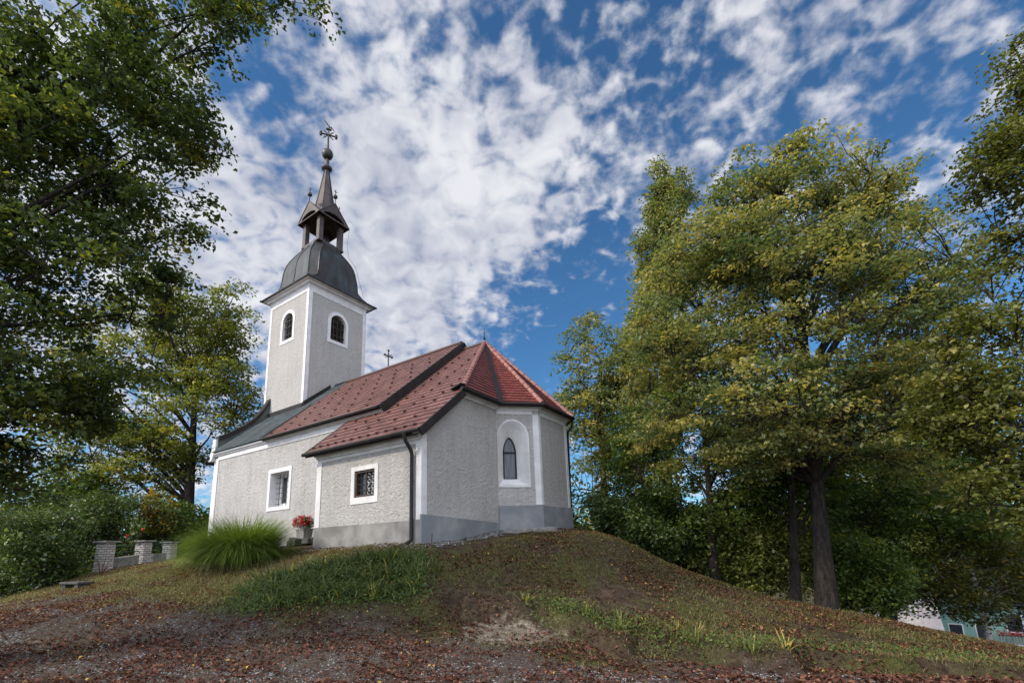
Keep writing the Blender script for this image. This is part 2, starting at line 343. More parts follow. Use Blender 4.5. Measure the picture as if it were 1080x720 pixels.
GP += [np.array(q, float) for q in ((-14.7,17,1.05),(-16.8,20.5,1.0),(-16,24,1.1),(-20,16.5,-.4),(-18,12,-.6),(-26,25,-1.2),(-24,32,-.5),(-14,34,.6),(7,21,-.4),(9,18,-.75),(14,25,-3),(20,30,-5.2),(30,34,-8.2),(38,36,-9.5),(46,44,-13.5),(58,50,-15),(20,20,-4),(24,14,-3.6),(4,24,.6),(2,30,0),(8,32,-2.5),
        (0,0,0),(0,3.5,0),(0,-10,-.4),(-8,0,0),(8,1,-.25),(-15,5,-.3),(15,3,-1.0),(14,8,-1.3),(-40,40,-4),(40,60,-9),(0,70,-5),(-60,10,-4),(60,10,-8),(0,-50,-3),(-40,-40,-3),(40,-40,-5))]
for k in range(14):
    a = 2*math.pi*k/14
    for rr in (160, 420): GP.append(np.array([rr*math.sin(a), rr*math.cos(a), -7.]))
GP = np.array(GP)
def _ker(d2): return np.sqrt(d2+1.2**2)
_d2 = ((GP[:, None, :2]-GP[None, :, :2])**2).sum(-1)
_mean = GP[:, 2].mean()
_W = np.linalg.solve(_ker(_d2)-np.eye(len(GP))*.02, GP[:, 2]-_mean)
BANK = np.array([at(px, py, Y)[:2] for px, py, Y in ((420,640,9.3),(480,636,9.35),(560,646,9.0),(650,670,8.1),(720,686,7.5),(800,694,7.2),(900,699,7.2),(1000,704,7.1),(1090,710,7.0))])
def bank_sd(x, y):
    yb = np.interp(x, BANK[:, 0], BANK[:, 1]); yb = yb+.34*fbm(17, x, octs=4, f0=.55)
    return y-yb
def ground_z(x, y):
    x = np.asarray(x, float); y = np.asarray(y, float); sh = x.shape; X = x.ravel(); Y = y.ravel(); z = np.empty(len(X))
    for i in range(0, len(X), 20000):
        d2 = (X[i:i+20000, None]-GP[None, :, 0])**2+(Y[i:i+20000, None]-GP[None, :, 1])**2
        z[i:i+20000] = _mean+_ker(d2)@_W
    s_ = bank_sd(X, Y); wx = np.clip((X+1.9)/.7, 0, 1)*np.clip((9.5-X)/2, 0, 1)
    z += wx*.26*(np.clip((s_+.14)/.28, 0, 1)-.55)*np.exp(-(s_/1.1)**2)
    near = np.exp(-(np.hypot(X, Y-9)/13)**2)
    z += near*(.035*fbm(3, X, Y, octs=4, f0=.7)+.016*fbm(9, X, Y, octs=3, f0=4.))
    return z.reshape(sh)
def gz(x, y): return float(ground_z(np.array([x]), np.array([y]))[0])
def axis_pts(dense0, dense1, step, lo, hi, grow=1.18):
    c = list(np.arange(dense0, dense1, step)); s_ = step; p = c[-1]
    while p < hi: s_ = min(s_*grow, 25); p += s_; c.append(p)
    s_ = step; p = c[0]; pre = []
    while p > lo: s_ = min(s_*grow, 25); p -= s_; pre.append(p)
    return np.array(pre[::-1]+c)
gx = axis_pts(-13, 13, .07, -400, 400); gy = axis_pts(4.5, 15.5, .055, -300, 420)
XX, YY = np.meshgrid(gx, gy); ZZ = ground_z(XX, YY); nx, ny = len(gx), len(gy)
ii = (np.arange(ny-1)[:, None]*nx+np.arange(nx-1)[None]).ravel()
gme = raw_mesh('ground', np.stack([XX.ravel(), YY.ravel(), ZZ.ravel()], 1), np.stack([ii, ii+1, ii+nx+1, ii+nx], 1))
gme.polygons.foreach_set('use_smooth', np.ones(len(gme.polygons), bool))
# what covers the ground where: gravel track, bare bank, mossy grass
def masks(x, y):
    # track of gravel: in front, running up towards the west side of the knoll
    yt = np.interp(x, [-16, -12, -8, -5, -2.5, 0, 2.5, 5, 9], [12.5, 12.2, 10.8, 9.3, 8.6, 7.6, 7.0, 6.5, 6.0])
    grav = np.clip((yt-y)/1.2+.5+.35*fbm(21, x, y, octs=3, f0=.35), 0, 1)
    bare = np.exp(-((x-.15)/1.15)**2-((y-8.45)/.75)**2)
    return grav, bare
vg, vb = masks(XX.ravel(), YY.ravel())
for nm, arr in (('gravel', vg), ('bare', vb)):
    a = gme.attributes.new(nm, 'FLOAT', 'POINT'); a.data.foreach_set('value', arr.astype(np.float32))
def mat_ground():
    m, nt, b = base_mat('soil_and_moss', .97, .1); co = obj_co(nt)
    ag = N(nt, 'ShaderNodeAttribute', attribute_name='gravel').outputs['Fac']; ab = N(nt, 'ShaderNodeAttribute', attribute_name='bare').outputs['Fac']
    n1 = noise(nt, co, .8, 6, .65); n2 = noise(nt, co, 6., 6, .7, .4); n3 = noise(nt, co, 30., 4, .7)
    soil = ramp_n(nt, n2, ((.3, (.03, .022, .016)), (.5, (.065, .047, .034)), (.7, (.11, .08, .058))))
    green = ramp_n(nt, n3, ((.3, (.04, .044, .015)), (.6, (.095, .098, .032)), (.75, (.16, .14, .065))))
    grav = ramp_n(nt, n3, ((.32, (.05, .034, .028)), (.5, (.095, .072, .062)), (.66, (.17, .155, .148))))
    bare = ramp_n(nt, n2, ((.3, (.09, .07, .055)), (.5, (.2, .168, .135)), (.7, (.36, .32, .27))))
    def mixc(f, a_, c_):
        q = N(nt, 'ShaderNodeMix', data_type='RGBA'); link(nt, f, q.inputs[0]); link(nt, a_, q.inputs[6]); link(nt, c_, q.inputs[7]); return q.outputs[2]
    def thr(v, lo, hi):
        q = N(nt, 'ShaderNodeMapRange', interpolation_type='SMOOTHSTEP'); link(nt, v, q.inputs[0]); q.inputs[1].default_value = lo; q.inputs[2].default_value = hi; return q.outputs[0]
    c = mixc(thr(math_n(nt, 'ADD', n1, math_n(nt, 'MULTIPLY', n2, .5)), .66, .92), soil, green)
    c = mixc(math_n(nt, 'MULTIPLY', thr(math_n(nt, 'ADD', ag, math_n(nt, 'MULTIPLY', math_n(nt, 'SUBTRACT', n2, .5), 1.6)), .35, .8), .8), c, grav)
    c = mixc(thr(math_n(nt, 'ADD', ab, math_n(nt, 'MULTIPLY', math_n(nt, 'SUBTRACT', n2, .5), 1.4)), .45, .85), c, bare)
    n4 = noise(nt, co, 110., 5, .75); fm = N(nt, 'ShaderNodeMix', data_type='RGBA', blend_type='MULTIPLY'); fm.inputs[0].default_value = 1
    link(nt, c, fm.inputs[6]); link(nt, ramp_n(nt, n4, ((.34, (.45, .43, .42)), (.5, (1.0, .98, .96)), (.64, (1.9, 1.85, 1.8)))), fm.inputs[7]); c = fm.outputs[2]
    link(nt, c, b.inputs['Base Color'])
    bump(nt, b, math_n(nt, 'ADD', n2, math_n(nt, 'MULTIPLY', n3, .6)), 1., .09); return m
ground = tag(link_obj('ground', gme, mat_ground()), 'leaf strewn earthen knoll with moss and a worn gravel track', kind='structure')

# ------------------------------------------------------------------ the chapel
chapel = tag(empty('chapel', ORG, -PSI), 'small white rendered chapel with red tiled roof and onion domed tower on the knoll', 'church')
KS = .8587; VC = 5.494; ZR = 7.888; ZN = 8.224
def zroof(v): return ZR-KS*(VC-v)
def znave(v): return ZN-KS*(VC-v)
VN = 1.45; UW = -14.6; UE = -3.05
NV = 2*VC-VN
P_S = plane_map((0, 0, 0), (1, 0, 0), (0, -1, 0))               # sacristy south wall, s = u
P_N = plane_map((0, VN, 0), (1, 0, 0), (0, -1, 0))              # nave south wall
P_E = plane_map((0, 0, 0), (0, 1, 0), (1, 0, 0))                # sacristy east wall, s = v
q2 = .5**.5
V1 = 3.4844; U2 = .9894; V2 = V1+U2; V3 = 2*VC-V2; V4 = 2*VC-V1
P_D = plane_map((0, V1, 0), (q2, q2, 0), (q2, -q2, 0))          # apse diagonal wall with the gothic window
P_A = plane_map((U2, 0, 0), (0, 1, 0), (1, 0, 0))               # apse east wall
P_D2 = plane_map((U2, V3, 0), (-q2, q2, 0), (q2, q2, 0))
LD = U2/q2

# nave walls
nb = MB(); NW = rect(-9.72, -8.40, 1.68, 3.04)
plate(nb, P_N, [(UW, -.8), (UE, -.8), (UE, 4.55), (UW, 4.55)], [NW], 0., sides=False)
P_Wf = plane_map((UW, 0, 0), (0, -1, 0), (-1, 0, 0))
plate(nb, P_Wf, [(-NV, -.8), (-VN, -.8), (-VN, 4.65), (-VC, 8.1), (-NV, 4.65)], [], 0., sides=False)
P_Nn = plane_map((0, NV, 0), (-1, 0, 0), (0, 1, 0)); plate(nb, P_Nn, rect(-UE, -UW, -.8, 4.55), [], 0., sides=False)
P_Eg = plane_map((UE, 0, 0), (0, 1, 0), (1, 0, 0)); plate(nb, P_Eg, [(VN, -.8), (NV, -.8), (NV, znave(VN)-.12), (VC, ZN-.12), (VN, znave(VN)-.12)], [], 0., sides=False)
nb.build('nave_wall', M_PL_S, chapel)
# white bands of the nave: cornice with cove, corner band, foot band, window surround
mb = MB(); plate(mb, P_N, [(UW-.03, 4.18), (UE, 4.13), (UE, 4.40), (UW-.03, 4.44)], [], .03)
plate(mb, P_N, [(UW-.05, 4.38), (UE, 4.36), (UE, 4.47), (UW-.05, 4.49)], [], .09, .03)
plate(mb, P_N, [(UW-.06, 4.45), (UE, 4.43), (UE, 4.50), (UW-.06, 4.53)], [], .16, .09)
mb.build('cornice', M_WHITE, chapel, bevel=.03)
mb = MB(); plate(mb, P_N, rect(UW-.03, UW+.36, -.8, 4.18), [], .03); mb.box((UW-.03, VN-.03, -.8), (UW-.001, VN+.45, 4.18)); mb.build('corner_band', M_WHITE, chapel, bevel=.01)
mb = MB(); plate(mb, P_N, rect(UW+.36, -4.46, -.8, .32), [], .03); mb.build('foot_band', M_WHITE, chapel, bevel=.01)
mb = MB()                                                           # white kneeler and cornice return at the west end
mb.prism([(UW-.34, VN-.22, 4.15), (UW+.02, VN-.22, 4.15), (UW+.02, VN+.5, 4.15), (UW-.34, VN+.5, 4.15)], [(UW-.20, VN-.12, 4.78), (UW+.16, VN-.12, 4.86), (UW+.16, VN+.5, 4.86), (UW-.20, VN+.5, 4.78)])
mb.box((UW-.12, VN-.16, 4.8), (UW+.2, VN+.5, 5.2)); mb.build('kneeler', M_WHITE, chapel, bevel=.03)
mb = MB(); mb.obox((UW-.30, VN+.05, 4.22), (.14, 0, .16), (0, .34, 0), (-.03, 0, .03)); mb.build('return_flashing', M_DARK, chapel, bevel=.01)

# nave window
win = MB(); plate(win, P_N, rect(-9.88, -8.25, 1.53, 3.2), [NW], .03); W0 = win.build('window_surround', M_WHITE, chapel, bevel=.008)
inner = rect(-9.62, -8.50, 1.74, 2.97)
mb = MB(); loft(mb, [P_N(a, b, .03) for a, b in NW], [P_N(a, b, -.42) for a, b in inner]); mb.build('reveal', M_WHITE, W0)
mb = MB(); plate(mb, P_N, inner, [rect(-9.50, -8.60, 1.84, 2.88)], -.36, -.42); mb.box((-9.08, VN+.34, 1.84), (-9.0, VN+.42, 2.88)); mb.build('frame', M_WHITE, W0, bevel=.006)
mb = MB(); plate(mb, P_N, inner, [], -.41, sides=False); mb.build('pane', M_GLASS, W0)
mb = MB()
for k in range(4): mb.tube([(-9.42+.26*k, VN+.22, 1.72), (-9.42+.26*k, VN+.22, 3.0)], .011, 6)
for k in range(6): mb.tube([(-9.66, VN+.22, 1.82+.21*k), (-8.46, VN+.22, 1.82+.21*k)], .011, 6)
mb.build('iron_grille', M_IRON, W0)

# sacristy walls
sb = MB(); SW = rect(-2.65, -1.78, 1.374, 2.144)
plate(sb, P_S, rect(-4.46, 0, -.8, 2.83), [SW], 0., sides=False)
sb.box((-4.46, .0, -.8), (-4.459, VN, 2.83))
plate(sb, P_E, [(0, -.8), (V1, -.8), (V1, 4.50), (1.62, 4.50), (1.45, zroof(1.45)-.06), (0, zroof(0)-.06)], [], 0., sides=False)
sb.build('sacristy_wall', M_PL_S, chapel)
mb = MB(); plate(mb, P_S, rect(-4.46, -.0, 2.60, 2.78), [], .02); plate(mb, P_S, rect(-4.47, .0, 2.70, 2.86), [], .07, .02); plate(mb, P_S, rect(-4.48, .0, 2.78, 2.94), [], .14, .07)
mb.build('sacristy_cornice', M_WHITE, chapel, bevel=.02)
mb = MB(); plate(mb, P_S, rect(-4.48, -4.24, .6125, 2.6), [], .02); mb.build('corner_band', M_WHITE, chapel, bevel=.006)
mb = MB(); plate(mb, P_S, rect(-.17, .018, .62, 2.6), [], .02); mb.build('corner_band', M_WHITE, chapel)
mb = MB(); plate(mb, P_E, rect(-.019, .185, .72, 2.86), [], .021)
mb.build('corner_band', M_WHITE, chapel, bevel=.006)
mb = MB(); mb.prism([(-4.50, -.04, -.8), (.045, -.04, -.8), (.045, .4, -.8), (-4.50, .4, -.8)], [(-4.49, -.03, .6125), (.04, -.03, .6125), (.04, .4, .6125), (-4.49, .4, .6125)]); mb.build('plinth', M_PLINTH, chapel, bevel=.01)
mb = MB(); plate(mb, P_E, [(-.041, -.8), (V1+.03, -.8), (V1+.03, .615), (-.041, .745)], [], .052); mb.build('plinth', M_PLINTH_E, chapel, bevel=.01)
# sacristy window
mb = MB(); plate(mb, P_S, rect(-2.80, -1.64, 1.19, 2.275), [SW], .02); W1 = mb.build('window_surround', M_WHITE, chapel, bevel=.006)
mb = MB(); loft(mb, [P_S(a, b, .02) for a, b in SW], [P_S(a, b, -.2) for a, b in SW]); mb.build('reveal', M_WHITE, W1)
mb = MB(); plate(mb, P_S, rect(-2.65, -1.78, 1.374, 2.144), [rect(-2.585, -1.845, 1.44, 2.08)], -.015, -.16); mb.box((-2.235, .05, 1.44), (-2.195, .14, 2.08)); mb.build('frame', M_WOOD, W1, bevel=.005)
mb = MB(); plate(mb, P_S, SW, [], -.14, sides=False); mb.build('pane', M_GLASS, W1)
mb = MB()
for k in range(3): mb.tube([(-2.43+.2*k, .055, 1.38), (-2.43+.2*k, .055, 2.14)], .009, 6)
for k in range(3): mb.tube([(-2.64, .055, 1.58+.17*k), (-1.79, .055, 1.58+.17*k)], .009, 6)
mb.build('iron_grille', M_IRON, W1)
mb = MB()                                                           # pale curled tubes behind the bars
for k in range(2):
    for j in range(4):
        cx_, cz_ = -2.13+.17*k, 1.50+.16*j
        mb.tube([(cx_+.055*math.cos(a), .095, cz_+.055*math.sin(a)) for a in np.linspace(.4+j, 5.4+j, 10)], .013, 5)
        mb.tube([(cx_-.05, .095, cz_+.08), (cx_+.05, .095, cz_+.05)], .011, 5)
mb.build('pale_curls', M_CURL, W1)

# apse walls with the splayed gothic window
NA = arch(0.02, 1.03, 1.80, 3.30, .62, 8); NB = arch(.155, .60, 2.05, 2.95, .49, 8, True)
NBo = arch(.03, .72, 2.02, 3.05, .58, 8, True)
ab = MB(); plate(ab, P_D, rect(0, LD, -.8, 4.50), [NA], 0., sides=False)
plate(ab, P_A, rect(V2, V3, -.8, 4.50), [], 0., sides=False); plate(ab, P_D2, rect(0, LD, -.8, 4.50), [], 0., sides=False)
ab.add([(0, V4, -.8), (UE, V4, -.8), (UE, V4, 4.5), (0, V4, 4.5)], [(0, 1, 2, 3)]); ab.build('apse_wall', M_PL_S, chapel)
NAo = arch(-.005, 1.07, 1.73, 3.32, .66, 8)
NAo = [(max(.012, a), b) for a, b in NAo]; NAi = [(.09+(a-.012)*.87, b) if k > 1 else (.09+(a-.012)*.87, b+.09) for k, (a, b) in enumerate(NAo)]
mb = MB(); plate(mb, P_D, NAo, [NA], .025); W2 = mb.build('window_surround', M_WHITE, chapel, bevel=.006)
mb = MB(); loft(mb, [P_D(a, b, .025) for a, b in NA], [P_D(a+.1, b, -.36) for a, b in NB]); mb.build('splayed_reveal', M_WHITE, W2)
NBs = [(a+.1, b) for a, b in NB]
NC = [(.4775+.84*(a-.4775), 2.07+(b-2.05)*.965) for a, b in NBs]
mb = MB(); plate(mb, P_D, NBs, [NC], -.33, -.40); mb.obox(P_D(.4775, 2.93, -.36), q2*np.array([.22, .22, 0]), (0, 0, .022), (q2*.03, -q2*.03, 0)); mb.build('frame', M_DARK, W2)
mb = MB(); plate(mb, P_D, NBs, [], -.385, sides=False); mb.build('pane', M_PALEGLASS, W2)
mb = MB(); plate(mb, P_D, rect(1.215, LD+.012, 1.17, 4.3), [], .025); plate(mb, P_A, rect(V2-.012, V2+.13, 1.17, 4.3), [], .025); mb.build('corner_band', M_WHITE, chapel, bevel=.006)
mb = MB(); plate(mb, P_A, rect(V3-.13, V3+.012, 1.17, 4.3), [], .025); plate(mb, P_D2, rect(-.012, .13, 1.17, 4.3), [], .025); mb.build('corner_band', M_WHITE, chapel, bevel=.006)
def apse_line(off):                                                 # east wall and apse outline pushed out by off
    k = off*(2**.5-1)
    return [(off, V1-k), (U2+off, V2-k), (U2+off, V3+k), (off*.4, V4+off)]
def apse_strip(mb, o0, o1, z0, z1, start=None):
    A = apse_line(o0); B = apse_line(o1)
    if start is not None: A = [(o0, start)]+A; B = [(o1, start)]+B
    for i in range(len(A)-1):
        mb.prism([(*A[i], z0), (*B[i], z0), (*B[i+1], z0), (*A[i+1], z0)], [(*A[i], z1), (*B[i], z1), (*B[i+1], z1), (*A[i+1], z1)])
mb = MB(); A = apse_line(.075); A[0] = (-.05, V1-.05)
A[0] = (.06, V1+.06-.105)
mb.prism([(*p, -.8) for p in A]+[(-.3, V4, -.8), (-.3, V1+.1, -.8)], [(*p, 1.15) for p in A]+[(-.3, V4, 1.15), (-.3, V1+.1, 1.15)]); mb.build('apse_plinth', M_PLINTH_E, chapel, bevel=.015)
# soffit and fascia under the apse eaves
mb = MB(); apse_strip(mb, -.1, .025, 4.14, 4.30, None); apse_strip(mb, -.1, .06, 4.27, 4.36, 1.75); apse_strip(mb, -.1, .13, 4.34, 4.44, 1.62); mb.build('apse_cornice', M_WHITE, chapel, bevel=.02)
mb = MB(); apse_strip(mb, .12, .27, 4.40, 4.46, 1.45); mb.build('soffit', M_WHITE, chapel)
mb = MB()
Lg = [(.30, 1.35)]+apse_line(.30)
mb.tube([(*p, 4.43) for p in Lg], .062, 8); apse_strip(mb, .24, .275, 4.36, 4.50, 1.40); mb.build('gutter', M_DARK, chapel, smooth=False)
mb = MB(); mb.tube([(U2+.29, V3+.05, 4.42), (U2+.20, V3+.12, 4.12), (U2+.0, V3+.16, 3.95), (U2-.06, V3+.16, .4)], .045, 8); mb.build('downpipe', M_DARK, chapel, smooth=True)

# roofs
def clip_half(poly, axis, val, keep_ge):
    out = []
    for i in range(len(poly)):
        a, b = poly[i], poly[(i+1) % len(poly)]; da, db = a[axis]-val, b[axis]-val
        if not keep_ge: da, db = -da, -db
        if da >= 0: out.append(a)
        if (da > 0 and db < 0) or (da < 0 and db > 0):
            t = da/(da-db); out.append((a[0]+t*(b[0]-a[0]), a[1]+t*(b[1]-a[1])))
    return out
def tile_roof(mb, poly, course=.3, lift=.03, tw=.2):
    P = [np.asarray(p, float) for p in poly]; n = np.cross(P[1]-P[0], P[2]-P[0]); n /= np.linalg.norm(n)
    if n[2] < 0: n = -n
    t = np.array([0, 0, 1.])-n*n[2]; t /= np.linalg.norm(t); s_ = np.cross(t, n); o = P[0]
    q = [((p-o) @ s_, (p-o) @ t) for p in P]; t0 = min(y for _, y in q); t1 = max(y for _, y in q)
    k = int(math.ceil((t1-t0)/course))
    for i in range(k):
        a = t0+i*course; c = clip_half(clip_half(q, 1, a, True), 1, a+course, False)
        if len(c) < 3: continue
        top = [o+s_*x+t*y+n*(lift*(1-(y-a)/course)+.004) for x, y in c]
        uv = [(x/tw, (y-t0)/course) for x, y in c]; m = len(c)
        fs = [tuple(range(m))]; 
        if np.cross(top[1]-top[0], top[2]-top[0]) @ n < 0: fs = [tuple(range(m))[::-1]]; uvs = [uv[::-1]]
        else: uvs = [uv]
        mb.add(top, fs, uvs)
        base = [o+s_*x+t*y-n*.02 for x, y in c]
        for j in range(m):
            kx = (j+1) % m; mb.add([top[j], top[kx], base[kx], base[j]], [(0, 1, 2, 3)], [[uv[j], uv[kx], uv[kx], uv[j]]])
    return n
U_NE = -3.12; U_MB = -10.3; VE = 1.2
U_NE = -3.03; nr = MB(); tile_roof(nr, [(U_MB+.12, VE, znave(VE)), (U_NE, VE, znave(VE)), (U_NE, VC, ZN), (U_MB-.36, VC, ZN)], .29, .016, .21)
tile_roof(nr, [(U_NE, 2*VC-VE, znave(VE)), (U_MB, 2*VC-VE, znave(VE)), (U_MB, VC, ZN), (U_NE, VC, ZN)], .29, .016, .21)
NROOF = nr.build('nave_roof', M_TILE, chapel)
mb = MB(); mb.tube([(U_MB-.36, VC, ZN+.0), (U_NE+.02, VC, ZN+.0)], .10, 8); mb.build('ridge_tiles', M_TILE, NROOF)
mb = MB(); mb.tube([(U_MB+.1, VE-.04, znave(VE)-.05), (U_NE-.05, VE-.04, znave(VE)-.05)], .055, 8); mb.box((U_MB+.1, VE+.02, znave(VE)-.11), (U_NE, VE+.05, znave(VE)-.0)); mb.build('gutter', M_DARK, NROOF)
mb = MB()                                                           # dark verge boards at the east end of the nave roof
for sg in (1, -1):
    a = np.array([U_NE+.11, VC-sg*(VC-VE+.06), znave(VE)-.06]); b = np.array([U_NE+.11, VC, ZN-.03]); d = (b-a)/2; L = np.linalg.norm(d); nn = np.cross(d/L, (1, 0, 0)); nn *= np.sign(nn[2])
    mb.obox((a+b)/2-nn*.10, d, (.035, 0, 0), nn*.16)
mb.build('verge_board', M_DARK, NROOF, bevel=.008)
# standing seam roof at the west end
mr_ = MB(); zq = lambda v: znave(v)+.03
VM = 1.21
top = [(UW+.05, VM, zq(VM)), (U_MB+.12, VM, zq(VM)), (U_MB-.36, VC, zq(VC)), (UW+.05, VC, zq(VC))]
mr_.prism([(a, b, c-.035) for a, b, c in top], top)
topn = [(UW+.05, VC, zq(VC)), (U_MB-.36, VC, zq(VC)), (U_MB, 2*VC-VM, zq(VM)), (UW+.05, 2*VC-VM, zq(VM))]
mr_.prism([(a, b, c-.12) for a, b, c in topn], topn)
mr_.obox((U_MB-.10, (VM+VC)/2, (zq(VM)+zq(VC))/2+.02), (-.23, 0, 0) if False else (.03, 0, 0), (-.24, (VC-VM)/2, (zq(VC)-zq(VM))/2), (0, -.02, .026))
MROOF = mr_.build('metal_roof', M_METAL, chapel)
mb = MB()
for k in range(16):
    u0 = UW+.42+k*.27
    if u0 < U_MB-.08: mb.obox((u0, (VM+VC)/2, (zq(VM)+zq(VC))/2+.02), (.012, 0, 0), (0, (VC-VM)/2, (zq(VC)-zq(VM))/2), (0, -.02, .025))
mb.build('standing_seams', M_SEAM, MROOF)
mb = MB(); TU0, TU1, TV0, TV1 = -14.934, -11.385, VC-1.7743, VC+1.7743
a = np.array([TU1+.05, TV0-.05, znave(TV0)]); b = np.array([TU1+.05, VC-.35, znave(VC-.35)]); mb.obox((a+b)/2+np.array([0, 0, .08]), (.05, 0, 0), (b-a)/2, (0, 0, .20))
mb.obox(((TU0+TU1)/2+.3, TV0-.04, znave(TV0)+.10), ((TU1-TU0)/2-.25, 0, 0), (0, .05, 0), (0, 0, .12)); mb.build('flashing', M_DARK, MROOF, bevel=.01)
mb = MB(); mb.tube([(TU1, VC, ZN+.03), (U_MB-.3, VC, ZN+.03)], .08, 6); mb.build('ridge_cap', M_DARK, MROOF)
mb = MB()                                                           # curved parapet coping climbing to the tower
pts = [(1.38, 5.12), (1.9, 5.42), (2.45, 5.82), (2.95, 6.28), (3.3, 6.75), (3.55, 7.2), (3.73, 7.55)]
prof = [(UW+.30, 0), (UW-.08, 0), (UW-.08, .24), (UW+.30, .24)]
for (va, za), (vb_, zb) in zip(pts, pts[1:]):
    mb.prism([(u, va, za+dz-.02) for u, dz in prof], [(u, vb_, zb+dz-.02) for u, dz in prof])
mb.build('parapet_coping', M_DARK, chapel)
mb = MB()
for (va, za), (vb_, zb) in zip(pts, pts[1:]):
    q = [(UW+.26, va), (UW-.02, va), (UW-.02, vb_), (UW+.26, vb_)]
    mb.prism([(u, v, 4.3) for u, v in q], [(UW+.26, va, za-.022), (UW-.02, va, za-.022), (UW-.02, vb_, zb-.022), (UW+.26, vb_, zb-.022)])
mb.build('parapet', M_METAL, chapel)

# chancel and sacristy roof
UV_ = .24; VS = -.305; HV = VC-(ZR-4.42)/KS; UP_ = -1.842
cr = MB()
tile_roof(cr, [(-4.75, VS, zroof(VS)), (UV_, VS, zroof(VS)), (UV_, HV, zroof(HV)), (UP_, VC, ZR), (U_NE-.1, VC, ZR), (U_NE-.1, VN+.3, zroof(VN+.3)), (-4.75, VN+.3, zroof(VN+.3))], .29, .016, .21)
cr.add([(UP_, VC, ZR), (.1, V4+.27, 4.42), (U_NE-.1, V4+.27, 4.42), (U_NE-.1, VC, ZR)], [(0, 1, 2, 3)])
CROOF = cr.build('chancel_roof', M_TILE, chapel)
ar = MB(); pk = (UP_, VC, ZR); ko = .27*(2**.5-1); Ec = [(.27, HV), (.27, V1-ko), (U2+.27, V2-ko), (U2+.27, V3+ko), (.11, V4+.27)]
for i in range(4): tile_roof(ar, [(*Ec[i], 4.42), (*Ec[i+1], 4.42), pk], .17, .022, .17)
AROOF = ar.build('apse_roof', M_TILE_A, chapel)
def ridge_roll(a, b, r, seg=.3):
    mb = MB(); a, b = np.asarray(a, float), np.asarray(b, float); n = max(2, int(np.linalg.norm(b-a)/seg))
    for i in range(n): mb.tube([a+(b-a)*i/n, a+(b-a)*(i+1.08)/n], [r*1.12, r*.9], 8)
    return mb
pk_ = np.array(pk)
mb = ridge_roll((*Ec[0], 4.50), pk_+np.array([0, 0, .04]), .085); mb.build('hip_tiles', M_HIP, AROOF, smooth=True, split=50)
mb = ridge_roll((*Ec[2], 4.48), pk_+np.array([0, 0, .04]), .085); mb.build('hip_tiles', M_HIP, AROOF, smooth=True, split=50)
mb = ridge_roll((*Ec[3], 4.48), pk_+np.array([0, 0, .04]), .085); mb.build('hip_tiles', M_HIP, AROOF, smooth=True, split=50)
a = np.array((*Ec[1], 4.44)); b = pk_+(a-pk_)*.06; d = (b-a)/2; sd_ = np.array([-.5, .0, 0]); sd_ = np.cross(d, (0, 0, 1)); sd_ /= np.linalg.norm(sd_); up_ = np.cross(sd_, d); up_ /= np.linalg.norm(up_); up_ *= np.sign(up_[2])
mb = MB(); mb.obox((a+b)/2+up_*.05, d, sd_*.085, up_*.02); mb.build('valley_gutter', M_DARK, AROOF)
mb = MB(); mb.tube([(UP_, VC, ZR), (U_NE, VC, ZR)], .09, 8); mb.build('ridge_tiles', M_TILE, CROOF)
mb = MB(); mb.tube([(-4.78, VS-.045, zroof(VS)-.04), (UV_+.02, VS-.045, zroof(VS)-.04)], .058, 8); mb.box((-4.74, VS+.02, zroof(VS)-.13), (UV_, VS+.05, zroof(VS)-.01)); CG = mb.build('gutter', M_DARK, CROOF)
mb = MB(); a = np.array([UV_+.02, VS-.04, zroof(VS)-.06]); b = np.array([UV_+.02, HV+.02, zroof(HV)-.04]); d = (b-a)/2; nn = np.cross(d, (1, 0, 0)); nn /= np.linalg.norm(nn); nn *= np.sign(nn[2])
mb.obox((a+b)/2-nn*.06, d, (.03, 0, 0), nn*.11)
mb.obox((.10, HV-.05, 4.50), (.24, -.05, .03), (.02, .1, 0), (0, 0, .02))
mb.build('verge_board', M_DARK, CROOF, bevel=.006)
mb = MB(); mb.obox((UV_-.15, (VS+HV)/2, (zroof(VS)+zroof(HV))/2-.09), (.13, 0, 0), (0, (HV-VS)/2, (zroof(HV)-zroof(VS))/2), (0, 0, .02)); mb.build('verge_soffit', M_WHITE, CROOF)
mb = MB(); mb.obox((-4.78, (VS+VN)/2, (zroof(VS)+zroof(VN))/2-.03), (.02, 0, 0), (0, (VN-VS)/2, (zroof(VN)-zroof(VS))/2), (0, 0, .06)); mb.build('verge_board', M_DARK, CROOF)
mb = MB(); zt_ = zroof(VS)-.08
mb.tube([(-.26, VS-.045, zt_), (-.26, VS-.045, zt_-.12), (-.26, VS+.0, zt_-.20), (-.26, -.13, zt_-.40), (-.26, -.085, zt_-.52), (-.26, -.085, .22), (-.26, -.10, .10), (-.34, -.22, .0), (-.46, -.42, -.07)], .05, 10); mb.lathe([(.05, 0), (.085, .1), (.085, .14)], (-.26, VS-.045, zt_-.1), 10)
mb.build('downpipe', M_DARK, chapel, smooth=True, split=60)
